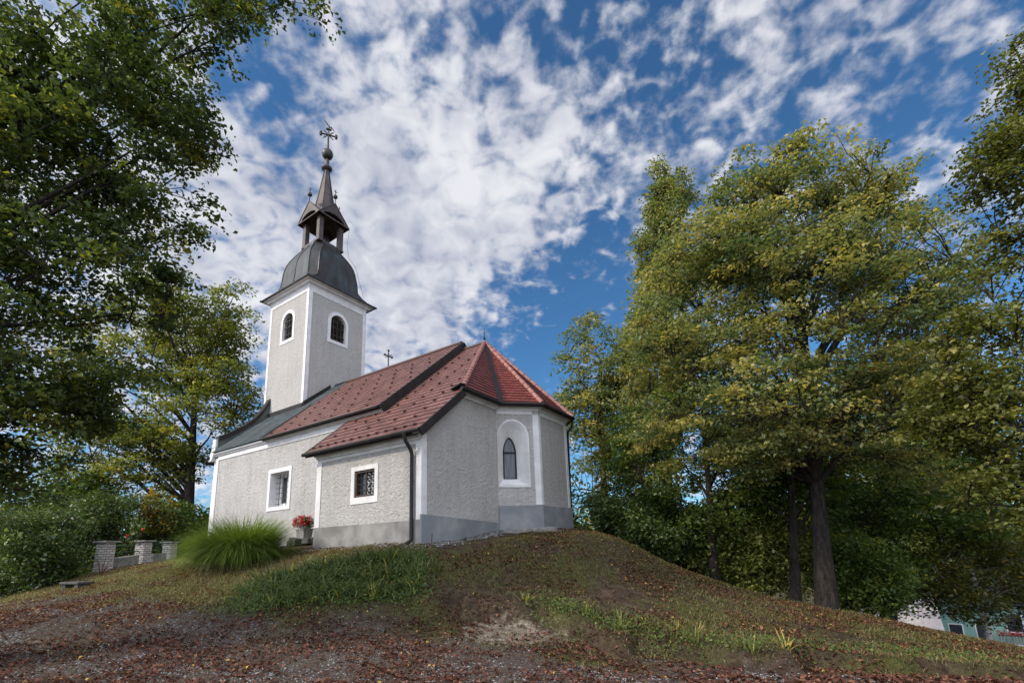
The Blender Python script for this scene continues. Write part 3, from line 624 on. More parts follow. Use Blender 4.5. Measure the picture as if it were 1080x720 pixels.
# snow guards
sg = MB(); sg.prism([(-.04, -.03, 0), (.04, -.03, 0), (.03, .07, 0), (-.03, .07, 0)], [(-.028, -.03, .058), (.028, -.03, .058), (.016, .015, .05), (-.016, .015, .05)])
g0 = sg.build('snow_guard', M_TILE, NROOF)
spots = []
for r_ in range(7):
    for k in range(7):
        u = -9.75+k*.98+(r_ % 2)*.48-.02*r_; v = 1.38+r_*.54
        if u < U_NE-.2: spots.append((u, v, znave(v)+.02, NROOF))
for k in range(13): spots.append((-4.55+k*.37, -.12, zroof(-.12)+.02, CROOF))
for c, (u0, k0) in enumerate(((-4.1, 3), (-3.25, 5), (-2.5, 12), (-1.5, 11), (-.55, 8))):
    for k in range(k0): spots.append((u0+.012*k, .34+k*.38+.12*(c % 2), zroof(.34+k*.38+.12*(c % 2))+.02, CROOF))
for i, (u, v, z, par) in enumerate(spots[:100]):
    o = g0 if i == 0 else g0.copy()
    if i: COL.objects.link(o)
    o.parent = par; o.location = (u, v, z); o.rotation_euler = (math.atan(KS), 0, 0)

# ridge cross and finial
def small_cross(mb, c, h, arm, r):
    c = np.asarray(c, float)
    mb.tube([c, c+(0, 0, h)], r, 6); mb.tube([c+(-arm*.0, -arm, h*.68), c+(0, arm, h*.68)], r, 6); mb.tube([c+(-arm, 0, h*.68), c+(arm, 0, h*.68)], r*.6, 6)
    for p in ((0, 0, h), (0, -arm, h*.68), (0, arm, h*.68)): mb.lathe([(r*.5, -r*2), (r*1.9, -r), (r*1.9, r), (r*.5, r*2)], tuple(c+np.array(p)), 8)
mb = MB(); small_cross(mb, (-7.45, VC, ZN+.05), .85, .22, .028); mb.build('ridge_cross', M_IRON, chapel)
mb = MB(); mb.tube([(UP_, VC, ZR), (UP_, VC, ZR+.62)], [.035, .012], 8); mb.lathe([(.02, -.05), (.06, 0), (.02, .05)], (UP_, VC, ZR+.2), 8); mb.build('finial', M_IRON, chapel)

# tower
TC = np.array([(TU0+TU1)/2, VC])
P_TS = plane_map((0, TV0, 0), (1, 0, 0), (0, -1, 0)); P_TE = plane_map((TU1, 0, 0), (0, 1, 0), (1, 0, 0))
P_TN = plane_map((0, TV1, 0), (-1, 0, 0), (0, 1, 0)); P_TW = plane_map((TU0, 0, 0), (0, -1, 0), (-1, 0, 0))
tb = MB(); wins = []
for pm, c, e0, e1 in ((P_TS, (TU0+TU1)/2, TU0, TU1), (P_TE, VC, TV0, TV1), (P_TN, -(TU0+TU1)/2, -TU1, -TU0), (P_TW, -VC, -TV1, -TV0)):
    hole = arch(c-.46, c+.46, 10.70, 11.72, .46, 7); plate(tb, pm, rect(e0, e1, 4., 13.36), [hole], 0., sides=False); wins.append((pm, c, hole, e0, e1))
TOWER = tb.build('tower_wall', M_PL_T, chapel)
mb = MB(); cmb = MB()
for pm, c, hole, e0, e1 in wins:
    plate(mb, pm, rect(e0-.02, e0+.18, 4, 13.36), [], .02); plate(mb, pm, rect(e1-.18, e1+.02, 4, 13.36), [], .02)
    plate(cmb, pm, rect(e0+.181, e1-.181, 12.88, 13.36), [], .02)
mb.build('corner_band', M_WHITE, TOWER, bevel=.006); cmb.build('top_band', M_WHITE, TOWER, bevel=.006)
mb = MB()
for h0, h1, z0, z1 in ((0, .07, 13.16, 13.26), (0, .2, 13.262, 13.37), (0, .36, 13.372, 13.43)):
    hh = 1.7743+h1; mb.prism([(TC[0]-hh+.06, TC[1]-hh+.06, z0), (TC[0]+hh-.06, TC[1]-hh+.06, z0), (TC[0]+hh-.06, TC[1]+hh-.06, z0), (TC[0]-hh+.06, TC[1]+hh-.06, z0)], [(TC[0]-hh, TC[1]-hh, z1), (TC[0]+hh, TC[1]-hh, z1), (TC[0]+hh, TC[1]+hh, z1), (TC[0]-hh, TC[1]+hh, z1)])
mb.build('tower_cornice', M_WHITE, chapel, bevel=.02)
for pm, c, hole, e0, e1 in wins:
    mb = MB(); plate(mb, pm, arch(c-.63, c+.63, 10.52, 11.72, .64, 7), [hole], .025); W = mb.build('window_surround', M_WHITE, chapel, bevel=.006)
    mb = MB(); loft(mb, [pm(a, b, .025) for a, b in hole], [pm(a, b, -.3) for a, b in hole]); mb.build('reveal', M_WHITE, W)
    mb = MB(); plate(mb, pm, hole, [], -.28, sides=False)
    for z in np.arange(10.78, 12.15, .115):
        hw = .455 if z < 11.72 else max(.05, math.sqrt(max(0, .46**2-(z-11.72)**2)))
        d0 = pm(1, 0)-pm(0, 0); n0 = pm(0, 0, 1)-pm(0, 0, 0); mb.obox(pm(c, z, -.16), d0*hw, n0*.05+np.array([0, 0, -.035]), np.array([0, 0, .012])+n0*.006)
    mb.build('louvre', M_WOOD, W)
    mb = MB()
    d0 = pm(1, 0)-pm(0, 0); n0 = pm(0, 0, 1)-pm(0, 0, 0)
    for sgn in (-.23, 0, .23): mb.obox(pm(c+sgn, 11.43 if sgn == 0 else 11.35, -.09), d0*.018, n0*.015, (0, 0, .73 if sgn == 0 else .65))
    for z in (11.05, 11.45, 11.8): mb.obox(pm(c, z, -.085), d0*.44, n0*.012, (0, 0, .018))
    mb.build('lattice', M_IRON, W)
# dome
DP = [(2.21, 13.40), (2.20, 13.45), (2.05, 13.53), (1.88, 13.66), (1.74, 13.84), (1.64, 14.08), (1.59, 14.35), (1.57, 14.65), (1.55, 14.95), (1.51, 15.25), (1.44, 15.55), (1.33, 15.84), (1.18, 16.12), (1.02, 16.38), (.90, 16.58), (.84, 16.74), (.84, 16.86)]
def ring(h, z):
    c = .04 if z < 13.5 else min(.36, .04+.5*(z-13.5)); c = min(c, h*.42)
    return [(TC[0]+x, TC[1]+y, z) for x, y in ((h-c, -h), (h, -h+c), (h, h-c), (h-c, h), (-h+c, h), (-h, h-c), (-h, -h+c), (-h+c, -h))]
db = MB(); vs = [p for h, z in DP for p in ring(h, z)]; n = len(DP)
db.add(vs, [(i*8+k, i*8+(k+1) % 8, (i+1)*8+(k+1) % 8, (i+1)*8+k) for i in range(n-1) for k in range(8)]+[tuple(range((n-1)*8, n*8)), tuple(range(8))[::-1]])
DOME = db.build('dome', M_COPPER, chapel, smooth=True, split=24)
mb = MB()
rr = [ring(h+.012, z) for h, z in DP]
for k in range(8): mb.tube([r_[k] for r_ in rr[:-1]], .024, 5)
for k in (1, 3, 5, 7):
    for f in ((.5,) if k in (1, 5) else (.5,)):
        mb.tube([np.array(r_[k])*(1-f)+np.array(r_[(k+1) % 8])*f for r_ in rr[:-1]], .02, 5)
mb.build('standing_seam', M_COPPER, DOME)
# lantern
mb = MB(); mb.box((TC[0]-.83, TC[1]-.83, 16.80), (TC[0]+.83, TC[1]+.83, 16.92)); mb.build('lantern_base', M_BROWNMET, chapel, bevel=.02)
for sx in (-1, 1):
    for sy in (-1, 1):
        mb = MB(); mb.box((TC[0]+sx*.66-.135, TC[1]+sy*.66-.135, 16.93), (TC[0]+sx*.66+.135, TC[1]+sy*.66+.135, 18.75)); mb.build('lantern_post', M_BROWNMET, chapel, bevel=.015)
mb = MB()
gab = [(-1.0, 18.36), (-.70, 18.36)]+[(-.70*math.cos(a), 18.38+.36*math.sin(a)) for a in np.linspace(0.08, math.pi-.08, 11)]+[(.70, 18.36), (1.0, 18.36), (0, 19.43)]
for d_, n_ in (((1, 0, 0), (0, -1, 0)), ((0, 1, 0), (1, 0, 0)), ((-1, 0, 0), (0, 1, 0)), ((0, -1, 0), (-1, 0, 0))):
    pm = plane_map((TC[0], TC[1], 0), d_, n_); plate(mb, pm, gab, [], 1.0, .80)
mb.build('gable_panel', M_BROWNMET, chapel, bevel=.008)
mb = MB()
for ax in (0, 1):
    def pt(a, b, z): return (TC[0]+a, TC[1]+b, z) if ax == 0 else (TC[0]+b, TC[1]+a, z)
    for sg_ in (-1, 1):
        q = [(-1.03, sg_*1.03, 18.36), (1.03, sg_*1.03, 18.36), (1.03, 0, 19.46), (-1.03, 0, 19.46)]
        mb.prism([pt(a, b, z-.02) for a, b, z in q], [pt(a, b, z+.03) for a, b, z in q])
mb.build('lantern_roof', M_BROWNMET, chapel, bevel=.006)
mb = MB(); SP = [(.66, 18.9), (.58, 19.45), (.47, 20.1), (.35, 20.8), (.24, 21.5), (.15, 22.05), (.12, 22.25)]
mb.lathe(SP, (TC[0], TC[1], 0), 8)
for k in range(8):
    a = 2*math.pi*k/8; mb.tube([(TC[0]+(r+.01)*math.cos(a), TC[1]+(r+.01)*math.sin(a), z) for r, z in SP], .022, 4)
mb.build('spire', M_BROWNMET, chapel)
mb = MB(); mb.lathe([(.10, 22.2), (.27, 22.27), (.32, 22.36), (.27, 22.45), (.12, 22.5), (.10, 22.62), (.13, 22.8), (.10, 23.0)], (TC[0], TC[1], 0), 14); mb.build('collar', M_BROWNMET, chapel, smooth=True)
mb = MB(); mb.lathe([(.32*math.sin(a)+.005, 23.36-.34*math.cos(a)) for a in np.linspace(.2, math.pi-.1, 12)], (TC[0], TC[1], 0), 18); mb.build('spire_ball', M_COPPER, chapel, smooth=True)
mb = MB(); c = np.array([TC[0], TC[1], 0.]); da = np.array([.55, .835, 0])
mb.tube([c+(0, 0, 23.65), c+(0, 0, 24.4), c+(0, 0, 25.45)], [.075, .05, .035], 8)
for sg_ in (-1, 1):
    mb.tube([c+(0, 0, 24.75), c+da*sg_*.46+(0, 0, 24.75)], .045, 6)
    for ph in (-.6, 0, .6): mb.lathe([(.01, -.085), (.075, -.03), (.075, .03), (.01, .085)], tuple(c+da*sg_*(.36+.1*math.cos(ph))+np.array([0, 0, 24.75+.17*math.sin(ph)])), 8)
    for z_ in (-.17, .17): mb.tube([c+da*sg_*.06+(0, 0, 24.75+z_*.3), c+da*sg_*.28+(0, 0, 24.75+z_*1.6)], .03, 5)
for ph in (-.6, 0, .6): mb.lathe([(.01, -.085), (.075, -.03), (.075, .03), (.01, .085)], tuple(c+da*.17*math.sin(ph)+np.array([0, 0, 25.08+.1*math.cos(ph)])), 8)
mb.build('spire_cross', M_IRON, chapel)
mb = MB(); mb.prism([c+da*x+np.array([.008, 0, z]) for x, z in ((.2, 25.32), (.02, 25.40), (-.14, 25.62), (-.32, 25.80), (-.27, 25.70), (-.1, 25.47), (.06, 25.30))], [c+da*x+np.array([-.008, 0, z]) for x, z in ((.2, 25.32), (.02, 25.40), (-.14, 25.62), (-.32, 25.80), (-.27, 25.70), (-.1, 25.47), (.06, 25.30))]); mb.tube([c+da*.12+(0, 0, 25.36), c+da*.36+(0, 0, 25.10)], [.04, .01], 5)
mb.build('weather_vane', M_IRON, chapel)
for dx, dy in ((0, -1), (1, 0), (0, 1), (-1, 0)):
    mb = MB(); p = np.array([TC[0]+dx*.99, TC[1]+dy*.99, 19.42]); mb.tube([p, p+(0, 0, .95)], .022, 6)
    mb.lathe([(.125*math.sin(a)+.004, -.125*math.cos(a)) for a in np.linspace(.1, math.pi-.1, 8)], tuple(p+np.array([0, 0, .48])), 10); mb.tube([p+(-.10*abs(dy)-.0, -.10*abs(dx), .82), p+(.10*abs(dy), .10*abs(dx), .82)], .02, 5)
    mb.build('gable_finial', M_IRON, chapel, smooth=True)
mb = MB(); mb.tube([(TC[0]+1.03, TC[1]+1.03, 18.4), (TC[0]+.90, TC[1]+1.0, 17.4), (TC[0]+.98, TC[1]+1.06, 16.6), (TC[0]+1.30, TC[1]+1.36, 15.9), (TC[0]+1.50, TC[1]+1.52, 14.9), (TC[0]+1.66, TC[1]+1.66, 14.1)], .009, 4); mb.build('lightning_cable', M_IRON, chapel)

# ------------------------------------------------------------------ trees and shrubs
def leaf_mats():
    d = {}
    d['lime'] = mat_leaf('yellowing_lime_leaf', ((.0, (0.061, 0.099, 0.051)), (.35, (0.157, 0.183, 0.070)), (.7, (0.302, 0.269, 0.090)), (.9, (0.458, 0.331, 0.090)), (1., (0.461, 0.400, 0.100))), .38)
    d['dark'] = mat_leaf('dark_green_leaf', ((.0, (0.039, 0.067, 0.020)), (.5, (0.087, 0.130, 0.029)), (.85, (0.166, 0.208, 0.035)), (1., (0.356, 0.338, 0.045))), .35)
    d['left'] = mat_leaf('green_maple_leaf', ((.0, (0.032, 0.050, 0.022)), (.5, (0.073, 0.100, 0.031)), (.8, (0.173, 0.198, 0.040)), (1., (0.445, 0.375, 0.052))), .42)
    d['sun'] = mat_leaf('sunlit_green_leaf', ((.0, (0.064, 0.084, 0.020)), (.5, (0.162, 0.176, 0.038)), (.85, (0.279, 0.267, 0.054)), (1., (0.473, 0.335, 0.064))), .45)  # lighter tones put sunlight into the leaf colour
    d['bush'] = mat_leaf('glossy_bush_leaf', ((.0, (0.028, 0.047, 0.015)), (.5, (0.069, 0.103, 0.028)), (.85, (0.155, 0.206, 0.056)), (1., (0.275, 0.327, 0.095))), .3, .4, .5)
    d['pale'] = mat_leaf('pale_green_leaf', ((.0, (0.090, 0.112, 0.030)), (.5, (0.195, 0.225, 0.060)), (1., (0.360, 0.360, 0.120))), .4)
    d['gold'] = mat_leaf('golden_leaf', ((.0, (0.104, 0.091, 0.016)), (.5, (0.286, 0.182, 0.019)), (1., (0.546, 0.312, 0.026))), .45)
    d['birch'] = mat_leaf('birch_leaf', ((.0, (0.039, 0.052, 0.013)), (.6, (0.091, 0.098, 0.021)), (.82, (0.169, 0.143, 0.023)), (.9, (0.468, 0.299, 0.026)), (1., (0.600, 0.390, 0.026))), .4)
    d['chest'] = mat_leaf('large_yellow_green_leaf', ((.0, (0.044, 0.050, 0.010)), (.4, (0.106, 0.114, 0.024)), (.8, (0.185, 0.189, 0.048)), (1., (0.282, 0.249, 0.064))), .35)
    return d
LEAF = leaf_mats()

def tree(name, label, cat, leafkey, base, trunk_top, r0, blobs, ncl, per, lsize, seed, group=None, rc=.55, flat=.4, nlimb=26, gap=.0, bark=None,
         lean=None, shell=2.0, twig=.012, fork=.35, limb_r=.38, droop=.15, lim_up=.5, stems=1, min_h=None):
    rs = np.random.RandomState(seed); base = np.asarray(base, float); top = np.asarray(trunk_top, float)
    root = tag(empty(name, base), label, cat, group)
    # cluster centres inside the crown's lobes
    C_ = []; Rr = []
    for px, py, Y, rx, ry, rd in blobs:
        c = at(px, py, Y); k = mpp(c); C_.append(c); Rr.append((rx*k, rd, ry*k))
    C_ = np.array(C_); Rr = np.array(Rr); wts = (Rr.prod(1))**.75; wts /= wts.sum()
    out = np.zeros((0, 3)); it = 0
    while len(out) < ncl and it < 60:
        it += 1
        idx = rs.choice(len(C_), ncl, p=wts); d = rs.normal(size=(ncl, 3)); d /= np.linalg.norm(d, axis=1, keepdims=True)
        rad = rs.rand(ncl)**(1/shell/1.6); p = C_[idx]+d*rad[:, None]*Rr[idx]
        g = fbm(seed+5, p[:, 0], p[:, 1], p[:, 2], octs=2, f0=.38/max(rc, .3)*.5)
        p = p[g > gap-.25+.0*rs.rand(ncl)]
        gzv = ground_z(p[:, 0], p[:, 1]); p = p[p[:, 2] > gzv+(min_h if min_h is not None else .25)]
        out = np.vstack([out, p])
    P = out[:ncl]; ncl = len(P)
    # trunk and limbs
    mb = MB(); b0 = np.zeros(3); t0 = top-base
    tp = lambda f: b0+(t0)*f+np.array([.06*math.sin(f*5+seed), .05*math.sin(f*4+seed*2), 0])*r0*3*f
    n_t = 9; fr = np.linspace(0, 1, n_t)
    rr = [r0*(1.35 if f == 0 else 1.08 if f < .13 else 1.0-.62*f) for f in fr]
    mb.tube([tp(0)+np.array([0, 0, -.5])]+[tp(f) for f in fr], [r0*1.5]+rr, 12)
    H = t0[2]; tips = P[rs.choice(ncl, min(nlimb, ncl), replace=False)]-base
    samples = [tp(f) for f in np.linspace(fork, 1, 6)]; srad = [r0*(1-.62*f) for f in np.linspace(fork, 1, 6)]
    for t_ in tips:
        hor = np.hypot(*(t_[:2]-t0[:2])); zf = np.clip((t_[2]-lim_up*hor-.15*abs(t_[2]))/H, fork, .97)
        if t_[2] < H*fork: zf = fork+.1*rs.rand()
        a = tp(zf); L = np.linalg.norm(t_-a); mid = a+(t_-a)*.45+np.array([0, 0, L*.16])+rs.normal(size=3)*L*.05
        ps = [a*(1-s)**2+2*s*(1-s)*mid+t_*s*s for s in np.linspace(0, 1, 8)]; r1 = min(r0*(1-.62*zf)*.8, max(.02, r0*limb_r*(L/6)**.6))
        rl = [max(twig, r1*(1-s)**.9) for s in np.linspace(0, 1, 8)]
        for j in range(2, 7): ps[j] = ps[j]+rs.normal(size=3)*L*.012
        mb.tube(ps, rl, 7, caps=False); samples += ps[1:]; srad += rl[1:]
    SA = np.array(samples); 
    for p in P-base:
        d = np.linalg.norm(SA-p, axis=1)+.5*np.maximum(0, SA[:, 2]-p[2]); j = int(np.argmin(d)); a = SA[j]
        if np.linalg.norm(p-a) > .15:
            L = np.linalg.norm(p-a); m_ = (a+p)/2+np.array([0, 0, .12*L])+rs.normal(size=3)*.06*L
            mb.tube([a, m_, p], [max(twig, min(srad[j]*.7, .012+.012*L)), twig*1.1, twig*.6], 4, caps=False)
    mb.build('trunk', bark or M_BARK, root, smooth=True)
    # leaves
    n = ncl*per; ci = np.repeat(np.arange(ncl), per); q = rs.normal(size=(n, 3)); q /= np.linalg.norm(q, axis=1, keepdims=True)
    rad = rs.rand(n)**.45*rc*(0.65+.7*rs.rand(ncl))[ci]
    off = q*rad[:, None]; off[:, 2] = off[:, 2]*flat-droop*(np.hypot(off[:, 0], off[:, 1])**2)/rc
    pos = P[ci]-base+off
    nrm = rs.normal(size=(n, 3))*.55+np.array([0, 0, 1.]); nrm += off*.4/rc; nrm /= np.linalg.norm(nrm, axis=1, keepdims=True)
    size = lsize*(.45+1.1*rs.rand(n)); tint = np.clip(.40+.19*rs.normal(size=ncl)[ci]+.16*rs.normal(size=n), 0, 1)
    v, f, a = leaf_geo(pos, nrm, size, rs, tint)
    link_obj('crown', raw_mesh('crown', v, f, a), LEAF[leafkey], root)
    return root
def gpt(px, py, Y):                                    # a foot on the ground in that direction and depth
    p = at(px, py, Y); p[2] = gz(p[0], p[1]); return p

# the large lime on the right slope
b = gpt(872, 637, 13.0)
tree('lime_tree', 'tallest broad lime tree with yellow green crown and thick trunk forking above the right slope', 'tree', 'lime', b, at(842, 300, 13.6), .21,
     [(840,330,13.5,150,150,3.6),(832,236,13.5,105,72,3.0),(752,315,13.2,70,90,2.4),(935,315,13.8,80,100,2.6),(760,440,12.8,100,70,2.6),(880,430,12.6,100,60,2.6),(970,285,14,50,55,1.6),(895,232,13.8,60,48,1.8),(985,360,13.8,45,60,1.6),(760,250,13.6,40,50,1.5),(700,380,13.2,40,80,1.8),(960,430,13.3,60,90,2.0),(800,470,12.4,45,35,1.3)],
     1500, 84, .103, 11, rc=.58, flat=.3, nlimb=46, gap=.03, fork=.33, limb_r=.42, lim_up=.9)
# trees standing behind it
b = gpt(752, 606, 17.5)
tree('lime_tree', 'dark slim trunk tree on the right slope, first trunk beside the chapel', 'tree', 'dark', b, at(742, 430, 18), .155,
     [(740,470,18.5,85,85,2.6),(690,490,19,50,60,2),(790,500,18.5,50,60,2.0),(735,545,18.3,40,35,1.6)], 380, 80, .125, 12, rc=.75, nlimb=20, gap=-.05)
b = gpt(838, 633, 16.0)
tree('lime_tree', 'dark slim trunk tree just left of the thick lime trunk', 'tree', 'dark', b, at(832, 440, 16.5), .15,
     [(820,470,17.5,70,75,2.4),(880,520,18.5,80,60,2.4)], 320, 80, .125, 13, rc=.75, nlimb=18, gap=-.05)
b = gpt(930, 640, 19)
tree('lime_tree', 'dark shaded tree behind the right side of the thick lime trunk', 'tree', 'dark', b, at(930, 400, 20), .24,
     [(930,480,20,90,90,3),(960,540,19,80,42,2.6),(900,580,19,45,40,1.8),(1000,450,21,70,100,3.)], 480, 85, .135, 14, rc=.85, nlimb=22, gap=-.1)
b = gpt(640, 590, 24)
tree('ash_tree', 'airy dark green tree directly right of the chapel apse', 'tree', 'lime', b, at(632, 380, 24.5), .22,
     [(635,385,24,45,55,2.4),(625,450,24,50,60,2.6),(665,440,24,40,70,2.4),(640,520,23.5,65,45,2.6),(690,480,24,40,60,2.2)], 470, 75, .16, 15, rc=.8, nlimb=24, gap=.06)
b = gpt(702, 600, 30)
tree('poplar_tree', 'narrow dull green poplar whose tip rises behind the lime crown', 'tree', 'lime', b, at(700, 180, 30), .32,
     [(700,186,30,9,26,.7),(700,222,30,18,40,1.3),(698,285,30,30,70,2.0),(695,380,30,38,70,2.2),(722,205,30.5,9,30,.8)], 420, 70, .2, 16, rc=.75, flat=1.0, nlimb=30, droop=-.1, lim_up=1.6, fork=.2)
# shrubs under the right trees
def shrub(name, label, leafkey, px, py, Y, blobs, n, per, ls, seed, group=None, rc=.4, **kw):
    b = gpt(px, py, Y)
    return tree(name, label, 'shrub', leafkey, b, b+np.array([0, 0, .9]), .06, blobs, n, per, ls, seed, group, rc=rc, nlimb=12, twig=.007, fork=.25, min_h=-.1, flat=.7, **kw)
shrub('leafy_shrub', 'sunlit pale green shrub between the two dark slim trunks', 'pale', 800, 612, 18.6, [(800,560,18.4,45,45,1.6),(780,590,18.2,45,32,1.4),(822,590,18.2,32,36,1.4)], 170, 90, .13, 21, rc=.7)
shrub('leafy_shrub', 'dark green shrub at the crest right of the chapel apse', 'bush', 650, 575, 17, [(640,550,17,35,28,1.5),(680,562,17,40,28,1.5),(615,550,17.5,25,28,1.2)], 200, 80, .1, 22, rc=.55)
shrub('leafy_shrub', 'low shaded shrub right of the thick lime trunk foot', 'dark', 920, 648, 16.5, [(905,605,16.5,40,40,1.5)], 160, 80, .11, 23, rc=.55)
shrub('leafy_shrub', 'mid green shrub beside the first slim trunk on the right slope', 'bush', 725, 605, 21, [(715,575,21,50,35,2),(760,580,22,40,35,1.8)], 170, 80, .13, 24, rc=.7)
# birch with yellow leaves and the shrubs round it
b = gpt(1046, 680, 19)
tree('birch_tree', 'small birch with white trunk and scattered golden leaves at far right', 'tree', 'birch', b, at(1018, 575, 19.3), .16,
     [(1010,610,18.8,60,36,2),(970,608,18.6,40,22,1.4),(1050,600,19,50,45,2),(1020,570,19.2,50,30,1.8),(1065,640,18.6,35,22,1.2),(1025,640,17.6,36,16,1.0)], 330, 60, .115, 31, rc=.6, bark=M_BIRCH, nlimb=7, gap=-.05, twig=.006, limb_r=.12)
# tree just out of the frame on the right whose branches hang in
b = gpt(1230, 690, 7.5)
tree('chestnut_tree', 'near tree on the right edge with large pale yellow green leaves hanging into the sky', 'tree', 'chest', b, at(1200, 200, 8.5), .3,
     [(1088,60,8.7,26,40,.7),(1080,125,8.6,38,65,.9),(1050,180,8.6,32,45,.7),(1070,270,8.6,35,55,.8),(1045,380,8.6,55,60,1.0),(1060,460,8.5,55,60,1.0),(1010,430,8.7,40,45,.8),(1040,530,8.5,50,40,.9),(1140,300,8.6,60,250,1.2)],
     700, 46, .088, 32, rc=.42, nlimb=40, gap=.03, flat=.35, fork=.2)
# the near tree on the left whose crown overhangs the view
b = gpt(-260, 700, 6.2)
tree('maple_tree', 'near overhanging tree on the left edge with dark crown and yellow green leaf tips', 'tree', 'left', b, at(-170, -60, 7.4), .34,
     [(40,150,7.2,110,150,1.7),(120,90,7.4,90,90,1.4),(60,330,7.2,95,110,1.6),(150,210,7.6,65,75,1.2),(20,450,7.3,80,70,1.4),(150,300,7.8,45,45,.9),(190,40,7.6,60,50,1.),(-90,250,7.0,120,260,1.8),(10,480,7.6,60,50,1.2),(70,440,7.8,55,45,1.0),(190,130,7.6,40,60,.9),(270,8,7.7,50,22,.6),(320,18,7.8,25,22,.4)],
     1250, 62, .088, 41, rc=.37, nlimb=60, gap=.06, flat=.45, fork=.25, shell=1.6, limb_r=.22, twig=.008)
# trees and shrubs behind the left of the knoll
b = gpt(200, 560, 25)
tree('maple_tree', 'fork trunked tree with sunlit yellow green crown standing behind the chapel west end', 'tree', 'sun', b, at(205, 420, 25.5), .32,
     [(185,350,25.5,75,55,3.4),(215,330,25,50,45,2.6),(130,400,25.5,65,60,3.0),(215,440,25.5,55,60,2.8),(110,470,25.5,60,50,2.8),(160,480,25,60,40,2.6),(235,400,24.5,38,60,2.)], 680, 70, .16, 42, rc=.8, nlimb=34, gap=.05, fork=.25, limb_r=.32)
shrub('leafy_shrub', 'large glossy dark shrub filling the left edge below the tree crown', 'bush', 40, 640, 15, [(15,590,15,45,50,1.6),(48,572,16.5,32,36,1.4),(-10,620,14.5,35,40,1.5)], 300, 80, .095, 43, rc=.5)
shrub('leafy_shrub', 'glossy green shrub directly behind the tallest brick pillar', 'bush', 115, 590, 20.5, [(110,560,21,45,40,1.8),(150,555,22,40,38,1.8),(80,560,21,35,45,1.6)], 280, 80, .11, 44, rc=.55)
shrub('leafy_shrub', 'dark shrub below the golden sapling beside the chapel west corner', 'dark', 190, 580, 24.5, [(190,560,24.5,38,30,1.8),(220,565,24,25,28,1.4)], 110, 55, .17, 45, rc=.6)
shrub('leafy_sapling', 'sapling with golden orange autumn leaves behind the brick pillars', 'gold', 172, 585, 22.5, [(168,540,22.5,17,22,.7),(178,555,22.5,13,14,.6),(160,553,22.5,8,9,.4)], 42, 36, .17, 46, rc=.38)
shrub('leafy_shrub', 'tall background shrub at the left edge between crown and hedge', 'dark', 20, 620, 24, [(30,545,24,60,45,3),(90,530,26,50,40,2.6)], 220, 55, .2, 47, rc=.8)

# woods farther down the slopes, behind everything
def woods(name, label, spots, leafkey, seed):
    rs = np.random.RandomState(seed); pos = []; cl = []
    for px, py, Y, rx, ry, rd in spots:
        c = at(px, py, Y); k = mpp(c); n = int(60*max(1, rx*ry/900)); d = rs.normal(size=(n, 3)); d /= np.linalg.norm(d, axis=1, keepdims=True)
        cl.append(c+d*(rs.rand(n)**.4)[:, None]*np.array([rx*k, rd, ry*k]))
    P = np.vstack(cl); per = 42; n = len(P)*per; ci = np.repeat(np.arange(len(P)), per)
    off = rs.normal(size=(n, 3))*np.array([.8, .8, .5]); nrm = rs.normal(size=(n, 3))*.6+np.array([0, 0, 1.]); nrm /= np.linalg.norm(nrm, axis=1, keepdims=True)
    tint = np.clip(.42+.2*rs.normal(size=len(P))[ci]+.15*rs.normal(size=n), 0, 1)
    v, f, a = leaf_geo(P[ci]+off, nrm, .38*(.6+.8*rs.rand(n)), rs, tint)
    return tag(link_obj(name, raw_mesh(name, v, f, a), LEAF[leafkey]), label, 'woods', kind='stuff')
woods('woods', 'distant mass of green woods behind the right slope', [(x, 578+rsx, 48, 45, 48, 5) for x, rsx in ((600,0),(650,5),(700,0),(760,10),(820,0),(880,10),(940,0),(1000,-10),(1060,-10),(1110,0))]+[(870,520,50,80,50,5),(980,500,52,80,70,5)], 'sun', 51)  # leaf colour lightened so these woods look sunlit
woods('woods', 'distant mass of green woods behind the left of the knoll', [(x, 590+rsx, 46, 50, 46, 5) for x, rsx in ((-60,-10),(0,-10),(60,0),(120,-5),(180,0),(230,5))], 'dark', 52)

# ------------------------------------------------------------------ plants on the knoll
M_BLADE = mat_leaf('arching_grass_blade', ((.0, (.045, .075, .014)), (.5, (.13, .19, .035)), (.85, (.22, .28, .06)), (1., (.34, .34, .12))), .4, .5, .3)
M_LILY = mat_leaf('daylily_blade', ((.0, (.035, .05, .02)), (.55, (.095, .122, .045)), (.84, (.19, .22, .08)), (.94, (.36, .32, .07)), (1., (.45, .36, .09))), .35)
M_IRIS = mat_leaf('iris_blade', ((.0, (.045, .07, .018)), (.5, (.11, .14, .035)), (.75, (.28, .26, .06)), (1., (.42, .33, .09))), .35)
M_GRASS = mat_leaf('short_grass', ((.0, (.06, .062, .02)), (.45, (.15, .145, .05)), (.75, (.26, .225, .10)), (1., (.4, .32, .17))), .3)
def fountain(name, label, cat, mat, p, n, l0, l1, w_, lean, droop, spread, seed, group=None, segs=6, gold=0.):
    rs = np.random.RandomState(seed); az = rs.rand(n)*2*math.pi; r = spread*rs.rand(n)**.6
    base = np.stack([r*np.cos(az), r*np.sin(az), np.full(n, -.04)], 1)
    le = lean[0]+(lean[1]-lean[0])*rs.rand(n); v, f, a = blade_geo(base, az+rs.normal(size=n)*.5, le, droop*(.5+rs.rand(n)), l0+(l1-l0)*rs.rand(n), w_*(.7+.6*rs.rand(n)), np.clip(.45+.2*rs.normal(size=n)+gold*rs.rand(n), 0, 1), segs)
    o = tag(link_obj(name, raw_mesh(name, v, f, a), mat), label, cat, group); o.location = tuple(float(c) for c in p); return o
